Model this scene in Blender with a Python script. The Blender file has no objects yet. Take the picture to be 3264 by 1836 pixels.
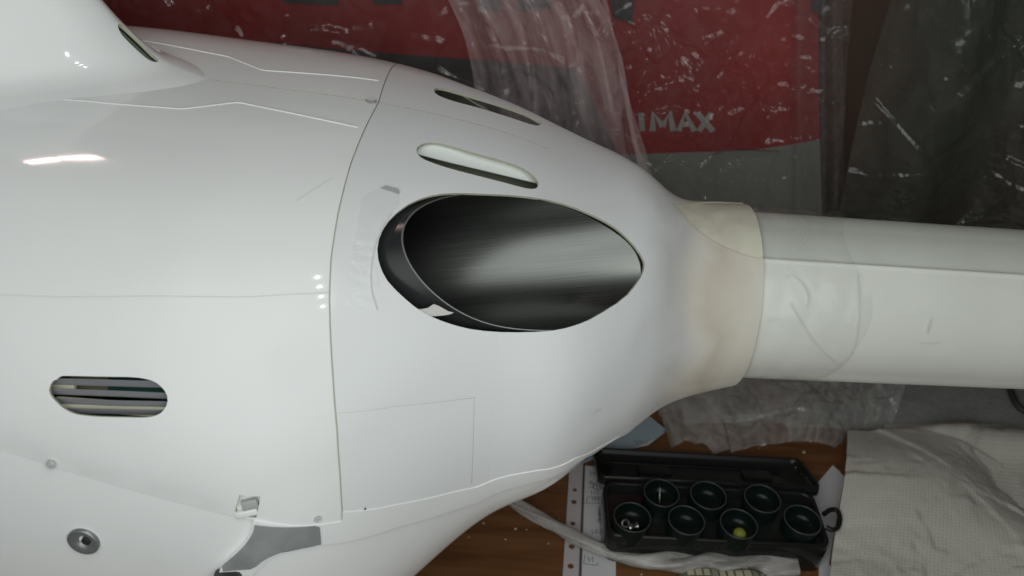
import bpy, bmesh, math, random
import numpy as np
from mathutils import Vector, Matrix
from mathutils.geometry import delaunay_2d_cdt
random.seed(7); rng = np.random.default_rng(7)
R = math.radians
scn = bpy.context.scene
COL = scn.collection

# ------------------------------------------------------------------ camera
PITCH, ROLL = R(36), R(4)
CAM = np.array([0, -0.566, 0.631])
FPX, K = 2650., 3264/2576.
fwd = np.array([0, math.cos(PITCH), -math.sin(PITCH)]); rt = np.array([1., 0, 0]); upv = np.cross(rt, fwd)
RT = math.cos(ROLL)*rt + math.sin(ROLL)*upv
UP = -math.sin(ROLL)*rt + math.cos(ROLL)*upv
cd = bpy.data.cameras.new('camera'); cam = bpy.data.objects.new('camera', cd); COL.objects.link(cam)
m = Matrix(((RT[0], UP[0], -fwd[0], CAM[0]), (RT[1], UP[1], -fwd[1], CAM[1]), (RT[2], UP[2], -fwd[2], CAM[2]), (0, 0, 0, 1)))
cam.matrix_world = m
cd.sensor_width = 36; cd.lens = 36*FPX/3264; cd.clip_start = .01; cd.clip_end = 100
cd.dof.use_dof = True; cd.dof.focus_distance = .60; cd.dof.aperture_fstop = 9
scn.camera = cam

# ------------------------------------------------------------------ light
w = bpy.data.worlds.new('World'); scn.world = w; w.use_nodes = True
bg = w.node_tree.nodes['Background']; bg.inputs[0].default_value = (.62, .66, .66, 1); bg.inputs[1].default_value = .022
def point(name, loc, power, rad, col):
    l = bpy.data.lights.new(name, 'POINT'); l.energy = power; l.shadow_soft_size = rad; l.color = col
    o = bpy.data.objects.new(name, l); o.location = loc; COL.objects.link(o); return o
def area(name, loc, target, sx, sy, power, col):
    l = bpy.data.lights.new(name, 'AREA'); l.shape = 'RECTANGLE'; l.size = sx; l.size_y = sy; l.energy = power; l.color = col
    o = bpy.data.objects.new(name, l); o.location = loc; COL.objects.link(o)
    o.rotation_euler = (Vector(target)-Vector(loc)).to_track_quat('-Z', 'Y').to_euler(); return o
LA, LB = np.array([-.03, -.33, .915]), np.array([.03, -.465, .84])      # the work lamp: a bar of four LEDs above the camera
for i in range(4):
    point('work_lamp_led', LA+(LB-LA)*i/3, .20, .0013, (.93, 1., .965))
for sz, pw in [(q, 3.35*k*q*q) for q, k in ((.20, .8), (.32, 1), (.44, 1), (.56, .95), (.68, .85), (.80, .7), (.92, .52), (1.04, .36), (1.16, .22), (1.28, .1))]:                        # added soft fill: discs stacked round the camera, no lamp of the room
    rl = area('camera_fill', (-.02, -.60, .585), (-.05, -.16, .27), sz, sz, pw, (.955, 1, .985)).data; rl.shape = 'DISK'
for i in range(2):                                                        # warm ceiling fixture: two short tubes in line
    c_ = np.array([-.93, .46, 1.75])+np.array([.6, .8, 0])*(i-.5)*.15
    o = area('ceiling_tube', c_, (-.27, -.11, .38), .13, .022, .55, (1, .74, .70))
    z_ = (Vector(c_)-Vector((-.27, -.11, .38))).normalized(); x_ = Vector((.6, .8, 0)); x_ = (x_-z_*x_.dot(z_)).normalized(); y_ = z_.cross(x_)
    o.rotation_euler = Matrix((x_, y_, z_)).transposed().to_euler()
scn.view_settings.view_transform = 'Standard'; scn.view_settings.look = 'None'
scn.view_settings.exposure = 0; scn.view_settings.gamma = 1

# ------------------------------------------------------------------ helpers
def proj(P):
    d = np.asarray(P, float)-CAM; z = d@fwd
    return np.stack([1632+FPX*(d@RT)/z, 918-FPX*(d@UP)/z], -1)/K
def ray(px, py):
    d = fwd+(px*K-1632)/FPX*RT-(py*K-918)/FPX*UP; return d/np.linalg.norm(d)
def onz(px, py, z): d = ray(px, py); return CAM+d*((z-CAM[2])/d[2])
def ony(px, py, y): d = ray(px, py); return CAM+d*((y-CAM[1])/d[1])
def tag(o, label=None, cat=None, group=None, kind=None):
    if label: o['label'] = label
    if cat: o['category'] = cat
    if group: o['group'] = group
    if kind: o['kind'] = kind
    return o
def empty(name, loc=(0, 0, 0)):
    o = bpy.data.objects.new(name, None); o.location = loc; o.empty_display_size = .02; COL.objects.link(o); return o
def mesh(name, V, F, mat, parent=None, smooth=True, normals=None, matidx=None):
    me = bpy.data.meshes.new(name); me.from_pydata([tuple(map(float, v)) for v in V], [], [tuple(map(int, f)) for f in F]); me.validate()
    for mm in (mat if isinstance(mat, (list, tuple)) else [mat]): me.materials.append(mm)
    if smooth: me.polygons.foreach_set('use_smooth', [True]*len(me.polygons))
    if matidx is not None and len(matidx) == len(me.polygons): me.polygons.foreach_set('material_index', matidx)
    if normals is not None: me.normals_split_custom_set_from_vertices([tuple(map(float, q)) for q in normals])
    o = bpy.data.objects.new(name, me); COL.objects.link(o)
    if parent:
        o.parent = parent; o.matrix_parent_inverse = Matrix.Translation(-Vector(wloc(parent)))
    me.update(); return o
def wloc(o):
    l = Vector(o.location)
    while o.parent is not None and o.type != 'MESH': o = o.parent; l += o.location
    return l if o.type == 'EMPTY' else Vector((0, 0, 0))
class MB:
    def __init__(s): s.V = []; s.F = []
    def add(s, V, F):
        b = len(s.V); s.V += [tuple(v) for v in V]; s.F += [tuple(i+b for i in f) for f in F]; return s
    def grid(s, P, closed=False, flip=False):
        n, k = P.shape[:2]; F = []
        for i in range(n-1):
            for j in range(k if closed else k-1):
                a = (i*k+j, i*k+(j+1) % k, (i+1)*k+(j+1) % k, (i+1)*k+j); F.append(a[::-1] if flip else a)
        return s.add(P.reshape(-1, 3), F)
    def build(s, name, mat, parent=None, smooth=True): return mesh(name, s.V, s.F, mat, parent, smooth)
def frame(d):
    d = np.asarray(d, float); d = d/np.linalg.norm(d); a = np.array([0, 0, 1.]) if abs(d[2]) < .9 else np.array([1., 0, 0])
    x = np.cross(a, d); x /= np.linalg.norm(x); return x, np.cross(d, x), d
def lathe(prof, c, axis, n=24):
    """prof: list of (r, h) along axis from c"""
    x, y, d = frame(axis); a = np.linspace(0, 2*np.pi, n, endpoint=False)
    return np.array([[np.asarray(c)+h*d+r*(math.cos(t)*x+math.sin(t)*y) for t in a] for r, h in prof])
def tube(path, rad, n=10):
    P = np.asarray(path, float); out = []
    for i in range(len(P)):
        t = P[min(i+1, len(P)-1)]-P[max(i-1, 0)]; x, y, d = frame(t); r = rad[i] if hasattr(rad, '__len__') else rad
        out.append([P[i]+r*(math.cos(a)*x+math.sin(a)*y) for a in np.linspace(0, 2*np.pi, n, endpoint=False)])
    return np.array(out)
def resample(P, step, closed=False):
    P = np.asarray(P, float)
    if closed: P = np.vstack([P, P[:1]])
    L = np.r_[0, np.cumsum(np.linalg.norm(np.diff(P, axis=0), axis=1))]; n = max(2, int(round(L[-1]/step))+1)
    t = np.linspace(0, L[-1], n); Q = np.stack([np.interp(t, L, P[:, k]) for k in range(P.shape[1])], -1)
    return Q[:-1] if closed else Q
def smoothp(P, it=2, closed=False):                    # Chaikin corner cutting
    P = np.asarray(P, float)
    for _ in range(it):
        Q = np.vstack([P, P[:1]]) if closed else P
        A = .75*Q[:-1]+.25*Q[1:]; B = .25*Q[:-1]+.75*Q[1:]; N = np.empty((2*len(A), P.shape[1])); N[0::2] = A; N[1::2] = B
        P = N if closed else np.vstack([P[:1], N, P[-1:]])
    return P
def inpoly(pts, poly):
    x, y = pts[:, 0], pts[:, 1]; r = np.zeros(len(pts), bool); n = len(poly)
    for i in range(n):
        x1, y1 = poly[i]; x2, y2 = poly[(i+1) % n]
        if y1 == y2: continue
        c = ((y1 > y) != (y2 > y)) & (x < (x2-x1)*(y-y1)/(y2-y1)+x1); r ^= c
    return r
def triangulate(dom, lines, loops, du, dv, clear):
    """Delaunay triangles over the box dom with the given polylines and loops as edges"""
    P = []; E = []
    for L in lines:
        b = len(P); P += list(map(tuple, L)); E += [(b+i, b+i+1) for i in range(len(L)-1)]
    for L in loops:
        b = len(P); P += list(map(tuple, L)); E += [(b+i, b+(i+1) % len(L)) for i in range(len(L))]
    C0 = np.array(P) if P else np.zeros((0, 2))
    nu = int(round((dom[1]-dom[0])/du)); nv = int(round((dom[3]-dom[2])/dv))
    gu, gv = np.meshgrid(np.linspace(dom[0], dom[1], nu+1), np.linspace(dom[2], dom[3], nv+1), indexing='ij')
    off = (np.arange(nu+1) % 2)[:, None]*.0; G = np.stack([gu, gv+off], -1).reshape(-1, 2)
    if len(C0):
        keep = np.ones(len(G), bool)
        for i in range(0, len(C0), 400):
            d = ((G[:, None]-C0[None, i:i+400])**2).sum(-1).min(1); keep &= d > clear**2
        edge = (np.abs(G[:, 0]-dom[0]) < 1e-9) | (np.abs(G[:, 0]-dom[1]) < 1e-9) | (np.abs(G[:, 1]-dom[2]) < 1e-9) | (np.abs(G[:, 1]-dom[3]) < 1e-9)
        G = G[keep | edge]
    P += list(map(tuple, G))
    r = delaunay_2d_cdt([Vector(p) for p in P], E, [], 0, 1e-6)
    V = np.array([(v.x, v.y) for v in r[0]]); T = np.array([f for f in r[2] if len(f) == 3])
    a, b, c = V[T[:, 0]], V[T[:, 1]], V[T[:, 2]]
    ar = (b[:, 0]-a[:, 0])*(c[:, 1]-a[:, 1])-(b[:, 1]-a[:, 1])*(c[:, 0]-a[:, 0])
    T[ar < 0] = T[ar < 0][:, ::-1]
    lg = np.maximum(np.maximum(np.linalg.norm(a-b, axis=1), np.linalg.norm(b-c, axis=1)), np.linalg.norm(c-a, axis=1))
    T = T[np.abs(ar)/lg > 2e-5]                       # no slivers along the rim
    return V, T
VS = .2                                               # metres per radian used in the unrolled skin
class Surf:
    def __init__(s, S, ur, vr, off=0.):
        s.S0 = S; s.off = off; s.ur, s.vr = ur, vr; s.I = None; s.mx = np.array([.02, .03])
    def N(s, u, v, e=2e-4):
        du = s.S0(u+e, v)-s.S0(u-e, v); dv = s.S0(u, v+e)-s.S0(u, v-e); n = np.cross(du, dv)
        return n/(np.linalg.norm(n, axis=-1, keepdims=True)+1e-12)
    def S(s, u, v, off=None):
        o = s.off if off is None else off
        P = s.S0(u, v); return P if np.all(np.asarray(o) == 0) else P+s.N(u, v)*np.asarray(o)[..., None]
    def hit(s, px, py, off=0.):
        if s.I is None or s.o_ != off:
            gu, gv = np.meshgrid(np.linspace(*s.ur, 160), np.linspace(*s.vr, 200)); s.g = np.stack([gu.ravel(), gv.ravel()], -1)
            P = s.S(s.g[:, 0], s.g[:, 1], np.full(len(s.g), off)); nn = s.N(s.g[:, 0], s.g[:, 1]); s.P_ = P; s.I = proj(P); s.vis = ((P-CAM)*nn).sum(-1) < 0; s.o_ = off
        d = ((s.I-[px, py])**2).sum(-1); d = np.where(s.vis, d, 1e9); z_ = (s.P_-CAM)@fwd; cand = d < max(d.min()*3, 120); q = s.g[np.where(cand, z_, 1e9).argmin()].copy()
        f = lambda q: proj(s.S(q[0:1], q[1:2], np.array([off])))[0]
        best = (1e9, q)
        for _ in range(14):
            f0 = f(q); er = np.abs(f0-[px, py]).sum(); best = min(best, (er, q.copy()), key=lambda t: t[0]); e = 1e-5; J = np.stack([(f(q+[e, 0])-f0)/e, (f(q+[0, e])-f0)/e], -1)
            try: st = np.linalg.solve(J, np.array([px, py])-f0)
            except Exception: break
            q = q+np.clip(st, -s.mx, s.mx)
        if best[0] > 3: print('HIT', px, py, best)
        return best[1]
    def hits(s, pts, off=0.): return np.array([s.hit(*p, off) for p in pts])
    def at(s, px, py, off=0.):
        q = s.hit(px, py); return s.S(q[0:1], q[1:2], np.array([off]))[0], s.N(q[0:1], q[1:2])[0]
def skin(name, surf, V, T, sel, off, mats, parent, thick=.0018, mirror=True, dom=None, inner=True, vscale=VS, deep=None):
    """one panel: outer faces, an inner lining and the cut edge round it; mirrored to the far side"""
    t = T[sel]
    if len(t) == 0: print('EMPTY PART', name); return None
    ids = np.unique(t); rem = -np.ones(len(V), int); rem[ids] = np.arange(len(ids)); t = rem[t]; uv = V[ids]
    u, v = uv[:, 0], uv[:, 1]/vscale
    n = surf.N(u, v)
    if callable(off):
        F_ = lambda a_, b_: surf.S0(a_, b_)+surf.N(a_, b_)*off(a_, b_)[..., None]
        P = F_(u, v); e_ = 4e-4; n2 = np.cross(F_(u+e_, v)-F_(u-e_, v), F_(u, v+e_/vscale)-F_(u, v-e_/vscale)); n2 /= np.linalg.norm(n2, axis=1, keepdims=True)+1e-12
        n = n2*np.sign((n2*n).sum(1))[:, None]; Pin = P-n*thick
    else: P = surf.S0(u, v)+n*off; Pin = surf.S0(u, v)+n*(off-thick)
    if (np.cross(P[t[0, 1]]-P[t[0, 0]], P[t[0, 2]]-P[t[0, 0]])@n[t[0, 0]]) < 0: t = t[:, ::-1]
    E = {}
    for f in t:
        for a, b in ((f[0], f[1]), (f[1], f[2]), (f[2], f[0])):
            if (b, a) in E: del E[(b, a)]
            else: E[(a, b)] = 1
    VV = [P]; NN = [n]; FF = list(map(tuple, t)); MI = [0]*len(t); base = len(P)
    if inner:
        VV.append(Pin); NN.append(-n); FF += [tuple(base+f[::-1]) for f in t]; MI += [1]*len(t); base *= 2
    sv, sn, sf = [], [], []
    for a, b in E:
        if dom is not None:
            va, vb = uv[a, 1], uv[b, 1]
            if (abs(va-dom[3]) < 1e-6 and abs(vb-dom[3]) < 1e-6) or (abs(va-dom[2]) < 1e-6 and abs(vb-dom[2]) < 1e-6): continue
        k = base+len(sv); q = np.cross(P[b]-P[a], n[a]); q /= np.linalg.norm(q)+1e-12
        dk = 1.
        if deep is not None:
            mid_ = (uv[a]+uv[b])/2
            if deep[0][0] < mid_[0] < deep[0][1] and deep[0][2] < mid_[1] < deep[0][3]: dk = deep[1]/thick
        sv += [P[a], P[b], P[b]+(Pin[b]-P[b])*dk, P[a]+(Pin[a]-P[a])*dk]; sn += [q]*4; sf.append((k+1, k, k+3, k+2))
    if sv: VV.append(np.array(sv)); NN.append(np.array(sn)); FF += sf; MI += [2 if len(mats) > 2 else len(mats)-1]*len(sf)
    VV = np.vstack(VV); NN = np.vstack(NN)
    if mirror:
        k = len(VV); V2 = VV*[1, -1, 1]; N2 = NN*[1, -1, 1]; FF = FF+[tuple(np.array(f)[::-1]+k) for f in FF]; MI = MI*2
        VV = np.vstack([VV, V2]); NN = np.vstack([NN, N2])
        if mirror == 'only':
            VV, NN = V2, N2; h_ = len(FF)//2; FF = [tuple(np.array(f)-k) for f in FF[h_:]]; MI = MI[:h_]
    o = mesh(name, VV, FF, mats, parent, True, NN, MI)
    if name == 'clear_tape':
        ul = o.data.uv_layers.new(name='UVMap')
        for l in o.data.loops: q = o.data.vertices[l.vertex_index].co; ul.data[l.index].uv = (q.x, q.y+q.z)
    return o
def strip(P, wd):
    """closed outline of a band of width wd round polyline P"""
    P = np.asarray(P); t = np.gradient(P, axis=0); t /= np.linalg.norm(t, axis=1, keepdims=True)+1e-12; n = np.stack([-t[:, 1], t[:, 0]], -1)
    return np.vstack([P+n*wd/2, (P-n*wd/2)[::-1]])
def plate(name, outline, holes, z, thick, mat, parent=None, frame2d=None, step=.006):
    """flat plate with holes; outline and holes are xy lists"""
    o = np.asarray(outline, float); dom = (o[:, 0].min()-.001, o[:, 0].max()+.001, o[:, 1].min()-.001, o[:, 1].max()+.001)
    V, T = triangulate(dom, [], [o]+[np.asarray(h) for h in holes], step, step, step*.45)
    c = V[T].mean(1); s = inpoly(c, o)
    for h in holes: s &= ~inpoly(c, np.asarray(h))
    t = T[s]; E = {}
    for f in t:
        for a, b in ((f[0], f[1]), (f[1], f[2]), (f[2], f[0])):
            if (b, a) in E: del E[(b, a)]
            else: E[(a, b)] = 1
    fr = frame2d or (lambda x, y, h: (x, y, h)); n = len(V)
    VV = [fr(x, y, z) for x, y in V]+[fr(x, y, z-thick) for x, y in V]
    FF = [tuple(f) for f in t]+[tuple(f[::-1]+n) for f in t]
    for a, b in E:
        k = len(VV); VV += [VV[a], VV[b], VV[b+n], VV[a+n]]; FF.append((k+1, k, k+3, k+2))
    return mesh(name, VV, FF, mat, parent, False)
def circle(cx, cy, r, n=20): return [(cx+r*math.cos(a), cy+r*math.sin(a)) for a in np.linspace(0, 2*np.pi, n, endpoint=False)]
def rrect(x0, x1, y0, y1, r, n=5):
    out = []
    for cx, cy, a0 in ((x1-r, y1-r, 0), (x0+r, y1-r, 90), (x0+r, y0+r, 180), (x1-r, y0+r, 270)):
        out += [(cx+r*math.cos(R(a0+90*i/n)), cy+r*math.sin(R(a0+90*i/n))) for i in range(n+1)]
    return out
def rbox(mb, c, size, bev=.1, rot=None):
    bm = bmesh.new(); bmesh.ops.create_cube(bm, size=1); bmesh.ops.scale(bm, vec=size, verts=bm.verts)
    bmesh.ops.bevel(bm, geom=bm.edges[:], offset=bev, segments=2, affect='EDGES', profile=.5)
    if rot is not None: bmesh.ops.transform(bm, matrix=rot, verts=bm.verts)
    bm.verts.index_update(); mb.add([tuple(np.array(v.co)+c) for v in bm.verts], [[v.index for v in f.verts] for f in bm.faces]); bm.free(); return mb

# ------------------------------------------------------------------ materials
def mat(name, col, rough=.5, metal=0., coat=0., spec=.5, noise=0., nscale=20., bump=0., bscale=200., col2=None, thr=(.4, .6), alpha=1., trans=0., emit=None, detail=4):
    m = bpy.data.materials.new(name); m.use_nodes = True; nt = m.node_tree; b = nt.nodes['Principled BSDF']
    b.inputs['Base Color'].default_value = (*col, 1); b.inputs['Roughness'].default_value = rough; b.inputs['Metallic'].default_value = metal
    b.inputs['Coat Weight'].default_value = coat; b.inputs['Coat Roughness'].default_value = .04; b.inputs['Specular IOR Level'].default_value = spec
    b.inputs['Alpha'].default_value = alpha; b.inputs['Transmission Weight'].default_value = trans
    tc = nt.nodes.new('ShaderNodeTexCoord')
    if noise or col2:
        n = nt.nodes.new('ShaderNodeTexNoise'); n.inputs['Scale'].default_value = nscale; n.inputs['Detail'].default_value = detail
        nt.links.new(tc.outputs['Object'], n.inputs['Vector'])
        r = nt.nodes.new('ShaderNodeValToRGB'); nt.links.new(n.outputs['Fac'], r.inputs[0])
        c2 = col2 or tuple(max(0, c*(1-noise)) for c in col)
        r.color_ramp.elements[0].position = thr[0]; r.color_ramp.elements[0].color = (*c2, 1); r.color_ramp.elements[1].position = thr[1]; r.color_ramp.elements[1].color = (*col, 1)
        nt.links.new(r.outputs[0], b.inputs['Base Color'])
    if bump:
        n = nt.nodes.new('ShaderNodeTexNoise'); n.inputs['Scale'].default_value = bscale; n.inputs['Detail'].default_value = 3
        nt.links.new(tc.outputs['Object'], n.inputs['Vector']); bp = nt.nodes.new('ShaderNodeBump'); bp.inputs['Strength'].default_value = bump; bp.inputs['Distance'].default_value = .001
        nt.links.new(n.outputs['Fac'], bp.inputs['Height']); nt.links.new(bp.outputs[0], b.inputs['Normal'])
    return m
def film_mat(name, veil=.12, rough=.22, tint=(.85, .85, .85), gloss=.35, bump=.5, bscale=(30., 30.), streak=.6):
    """thin polythene: mostly see-through, a streaky milky veil and sharp glints"""
    m = bpy.data.materials.new(name); m.use_nodes = True; nt = m.node_tree; N = nt.nodes; L = nt.links; N.clear()
    out = N.new('ShaderNodeOutputMaterial'); tr = N.new('ShaderNodeBsdfTransparent'); tr.inputs[0].default_value = (.985, .985, .985, 1)
    df = N.new('ShaderNodeBsdfDiffuse'); df.inputs[0].default_value = (*tint, 1); gl = N.new('ShaderNodeBsdfGlossy'); gl.inputs['Roughness'].default_value = rough
    uv = N.new('ShaderNodeUVMap'); mp = N.new('ShaderNodeMapping'); mp.inputs['Scale'].default_value = (bscale[0], bscale[1], 1); L.new(uv.outputs[0], mp.inputs[0])
    n = N.new('ShaderNodeTexNoise'); n.inputs['Scale'].default_value = 1; n.inputs['Detail'].default_value = 5; n.inputs['Distortion'].default_value = 1.6; L.new(mp.outputs[0], n.inputs['Vector'])
    bp = N.new('ShaderNodeBump'); bp.inputs['Strength'].default_value = bump; bp.inputs['Distance'].default_value = .004; L.new(n.outputs['Fac'], bp.inputs['Height']); L.new(bp.outputs[0], gl.inputs['Normal'])
    vm = N.new('ShaderNodeMapRange'); vm.inputs[1].default_value = .3; vm.inputs[2].default_value = .72; vm.inputs[3].default_value = veil*(1-streak); vm.inputs[4].default_value = veil*(1+streak); L.new(n.outputs['Fac'], vm.inputs[0])
    m1 = N.new('ShaderNodeMixShader'); L.new(vm.outputs[0], m1.inputs[0]); L.new(tr.outputs[0], m1.inputs[1]); L.new(df.outputs[0], m1.inputs[2])
    lw = N.new('ShaderNodeLayerWeight'); lw.inputs[0].default_value = .5; pw = N.new('ShaderNodeMath'); pw.operation = 'POWER'; pw.inputs[1].default_value = 3; L.new(lw.outputs['Facing'], pw.inputs[0])
    mu = N.new('ShaderNodeMath'); mu.operation = 'MULTIPLY_ADD'; mu.inputs[1].default_value = gloss; mu.inputs[2].default_value = gloss*.13; L.new(pw.outputs[0], mu.inputs[0])
    m2 = N.new('ShaderNodeMixShader'); L.new(mu.outputs[0], m2.inputs[0]); L.new(m1.outputs[0], m2.inputs[1]); L.new(gl.outputs[0], m2.inputs[2]); L.new(m2.outputs[0], out.inputs[0])
    return m
def paint_mat():
    m = mat('white_gloss_paint', (.86, .865, .855), rough=.075, spec=.5, noise=.06, nscale=5, bump=.012, bscale=45)
    nt = m.node_tree; N = nt.nodes; L = nt.links; n = N.new('ShaderNodeTexNoise'); n.inputs['Scale'].default_value = 14; n.inputs['Detail'].default_value = 6
    tc = N.new('ShaderNodeTexCoord'); L.new(tc.outputs['Object'], n.inputs['Vector']); r = N.new('ShaderNodeMapRange'); r.inputs[1].default_value = .35; r.inputs[2].default_value = .7; r.inputs[3].default_value = .035; r.inputs[4].default_value = .10
    L.new(n.outputs['Fac'], r.inputs[0]); L.new(r.outputs[0], N['Principled BSDF'].inputs['Roughness'])
    return m
def tail_mat():
    """white paint that ends in sanded filler and tan primer round the boom collar"""
    m = bpy.data.materials.new('sanded_tail_paint'); m.use_nodes = True; nt = m.node_tree; N = nt.nodes; L = nt.links; b = N['Principled BSDF']
    tc = N.new('ShaderNodeTexCoord'); sx = N.new('ShaderNodeSeparateXYZ'); L.new(tc.outputs['Object'], sx.inputs[0])
    nz = N.new('ShaderNodeTexNoise'); nz.inputs['Scale'].default_value = 16; nz.inputs['Detail'].default_value = 3; L.new(tc.outputs['Object'], nz.inputs['Vector'])
    a = N.new('ShaderNodeMath'); a.operation = 'MULTIPLY_ADD'; a.inputs[1].default_value = .07; L.new(nz.outputs['Fac'], a.inputs[0]); L.new(sx.outputs[0], a.inputs[2])
    rp = N.new('ShaderNodeValToRGB'); e = rp.color_ramp.elements
    mr = N.new('ShaderNodeMapRange'); mr.inputs[1].default_value = .11; mr.inputs[2].default_value = .24; L.new(a.outputs[0], mr.inputs[0]); L.new(mr.outputs[0], rp.inputs[0])
    e[0].position = .12; e[0].color = (.78, .79, .79, 1); e[1].position = .36; e[1].color = (.63, .61, .59, 1)
    for p_, c_ in ((.50, (.64, .60, .53, 1)), (.62, (.55, .49, .41, 1)), (.78, (.66, .62, .54, 1))):
        q = e.new(p_); q.color = c_
    L.new(rp.outputs[0], b.inputs['Base Color'])
    rr = N.new('ShaderNodeMapRange'); rr.inputs[1].default_value = -.06; rr.inputs[2].default_value = .10; rr.inputs[3].default_value = .16; rr.inputs[4].default_value = .5; L.new(sx.outputs[0], rr.inputs[0]); L.new(rr.outputs[0], b.inputs['Roughness'])
    return m
PAINT = paint_mat(); TAIL = tail_mat()
GEL = mat('pale_green_gelcoat', (.62, .65, .50), rough=.5, noise=.15, nscale=30)
EDGE = mat('cut_laminate_edge', (.42, .42, .33), rough=.7)
DIRT = mat('seam_dirt', (.55, .53, .46), rough=.8)
BOOM = mat('white_satin_boom', (.81, .82, .755), rough=.28, noise=.07, nscale=9)
BOOM2 = mat('greyish_boom_top', (.65, .67, .61), rough=.35, noise=.08, nscale=12)
WHITE = mat('white_liner', (.82, .85, .82), rough=.35)
def steel_mat():
    m = bpy.data.materials.new('brushed_steel'); m.use_nodes = True; nt = m.node_tree; N = nt.nodes; L = nt.links; b = N['Principled BSDF']; b.inputs['Metallic'].default_value = 1
    uv = N.new('ShaderNodeUVMap'); mp = N.new('ShaderNodeMapping'); mp.inputs['Scale'].default_value = (14, 2600, 1); L.new(uv.outputs[0], mp.inputs[0])
    n = N.new('ShaderNodeTexNoise'); n.inputs['Scale'].default_value = 1; n.inputs['Detail'].default_value = 3; L.new(mp.outputs[0], n.inputs[0])
    r = N.new('ShaderNodeMapRange'); r.inputs[1].default_value = .3; r.inputs[2].default_value = .7; r.inputs[3].default_value = .26; r.inputs[4].default_value = .33; L.new(n.outputs['Fac'], r.inputs[0]); L.new(r.outputs[0], b.inputs['Roughness'])
    c = N.new('ShaderNodeValToRGB'); L.new(n.outputs['Fac'], c.inputs[0]); c.color_ramp.elements[0].position = .3; c.color_ramp.elements[0].color = (.16, .165, .155, 1); c.color_ramp.elements[1].position = .7; c.color_ramp.elements[1].color = (.23, .235, .225, 1); L.new(c.outputs[0], b.inputs['Base Color'])
    bp = N.new('ShaderNodeBump'); bp.inputs['Strength'].default_value = .05; bp.inputs['Distance'].default_value = .0004; L.new(n.outputs['Fac'], bp.inputs['Height']); L.new(bp.outputs[0], b.inputs['Normal'])
    return m
STEEL = steel_mat()
DARKM = mat('dark_pipe_outside', (.016, .016, .017), rough=.2, spec=.5)
BLACK = mat('flat_black', (.012, .012, .012), rough=.8)
SLAT = mat('satin_aluminium', (.26, .26, .28), rough=.4)
GREYTAPE = mat('grey_cloth_tape', (.30, .31, .31), rough=.6, noise=.22, nscale=40, bump=.3, bscale=400)
METAL = mat('bright_metal', (.6, .59, .56), rough=.2, metal=1)
CASE = mat('black_glossy_plastic', (.008, .009, .008), rough=.10, spec=.35, bump=.03, bscale=60)
CUP = mat('dark_green_black_cup', (.003, .006, .005), rough=.2, spec=.3)
RIM = mat('lighter_cup_rim', (.032, .038, .036), rough=.2)  # rims in a lighter tone than the cups
CREAM = mat('cream_board', (.75, .72, .55), rough=.5)
GREEN = mat('green_circuit_board', (.02, .09, .06), rough=.3)
BEIGE = mat('beige_board', (.36, .31, .22), rough=.6)
PAPER = mat('white_paper', (.50, .49, .50), rough=.8)
BLUEP = mat('pale_blue_paper', (.28, .35, .39), rough=.7)
INK = mat('ink', (.05, .05, .07), rough=.7)
PENCIL = mat('pencil', (.58, .57, .56), rough=.7)
RED = mat('red_banner_print', (.24, .010, .008), rough=.55, noise=.25, nscale=6)
BLK = mat('black_banner_print', (.02, .02, .02), rough=.6)
WHT = mat('white_banner_print', (.19, .195, .17), rough=.6)
TXT = mat('white_letter_print', (.28, .25, .23), rough=.6)
WALLM = mat('dark_wall', (.045, .022, .013), rough=.8, noise=.6, nscale=2.6, col2=(.018, .021, .012))
MOS1 = mat('cream_patch', (.42, .39, .28), rough=.7, bump=.4, bscale=600); MOS2 = mat('grey_patch', (.24, .235, .19), rough=.7); MOSB = mat('brown_backing', (.12, .11, .07), rough=.9)
def wood_mat():
    m = bpy.data.materials.new('varnished_wood'); m.use_nodes = True; nt = m.node_tree; N = nt.nodes; L = nt.links; b = N['Principled BSDF']
    tc = N.new('ShaderNodeTexCoord'); mp = N.new('ShaderNodeMapping'); mp.inputs['Scale'].default_value = (2.2, 26, 1); L.new(tc.outputs['Object'], mp.inputs[0])
    n = N.new('ShaderNodeTexNoise'); n.inputs['Scale'].default_value = 3; n.inputs['Detail'].default_value = 8; n.inputs['Distortion'].default_value = .6; L.new(mp.outputs[0], n.inputs[0])
    r = N.new('ShaderNodeValToRGB'); L.new(n.outputs['Fac'], r.inputs[0]); e = r.color_ramp.elements
    e[0].position = .32; e[0].color = (.08, .032, .0105, 1); e[1].position = .68; e[1].color = (.16, .072, .028, 1)
    v = N.new('ShaderNodeTexVoronoi'); v.inputs['Scale'].default_value = 75; L.new(tc.outputs['Object'], v.inputs['Vector'])
    n2 = N.new('ShaderNodeTexNoise'); n2.inputs['Scale'].default_value = 30; L.new(tc.outputs['Object'], n2.inputs['Vector'])
    s = N.new('ShaderNodeMath'); s.operation = 'MULTIPLY_ADD'; s.inputs[1].default_value = -.35; s.inputs[2].default_value = .27; L.new(n2.outputs['Fac'], s.inputs[0])
    lt = N.new('ShaderNodeMath'); lt.operation = 'LESS_THAN'; L.new(v.outputs['Distance'], lt.inputs[0]); L.new(s.outputs[0], lt.inputs[1])
    mx = N.new('ShaderNodeMixRGB'); mx.inputs[2].default_value = (.5, .45, .38, 1); L.new(lt.outputs[0], mx.inputs[0]); L.new(r.outputs[0], mx.inputs[1]); L.new(mx.outputs[0], b.inputs['Base Color'])
    b.inputs['Roughness'].default_value = .38
    return m
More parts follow.
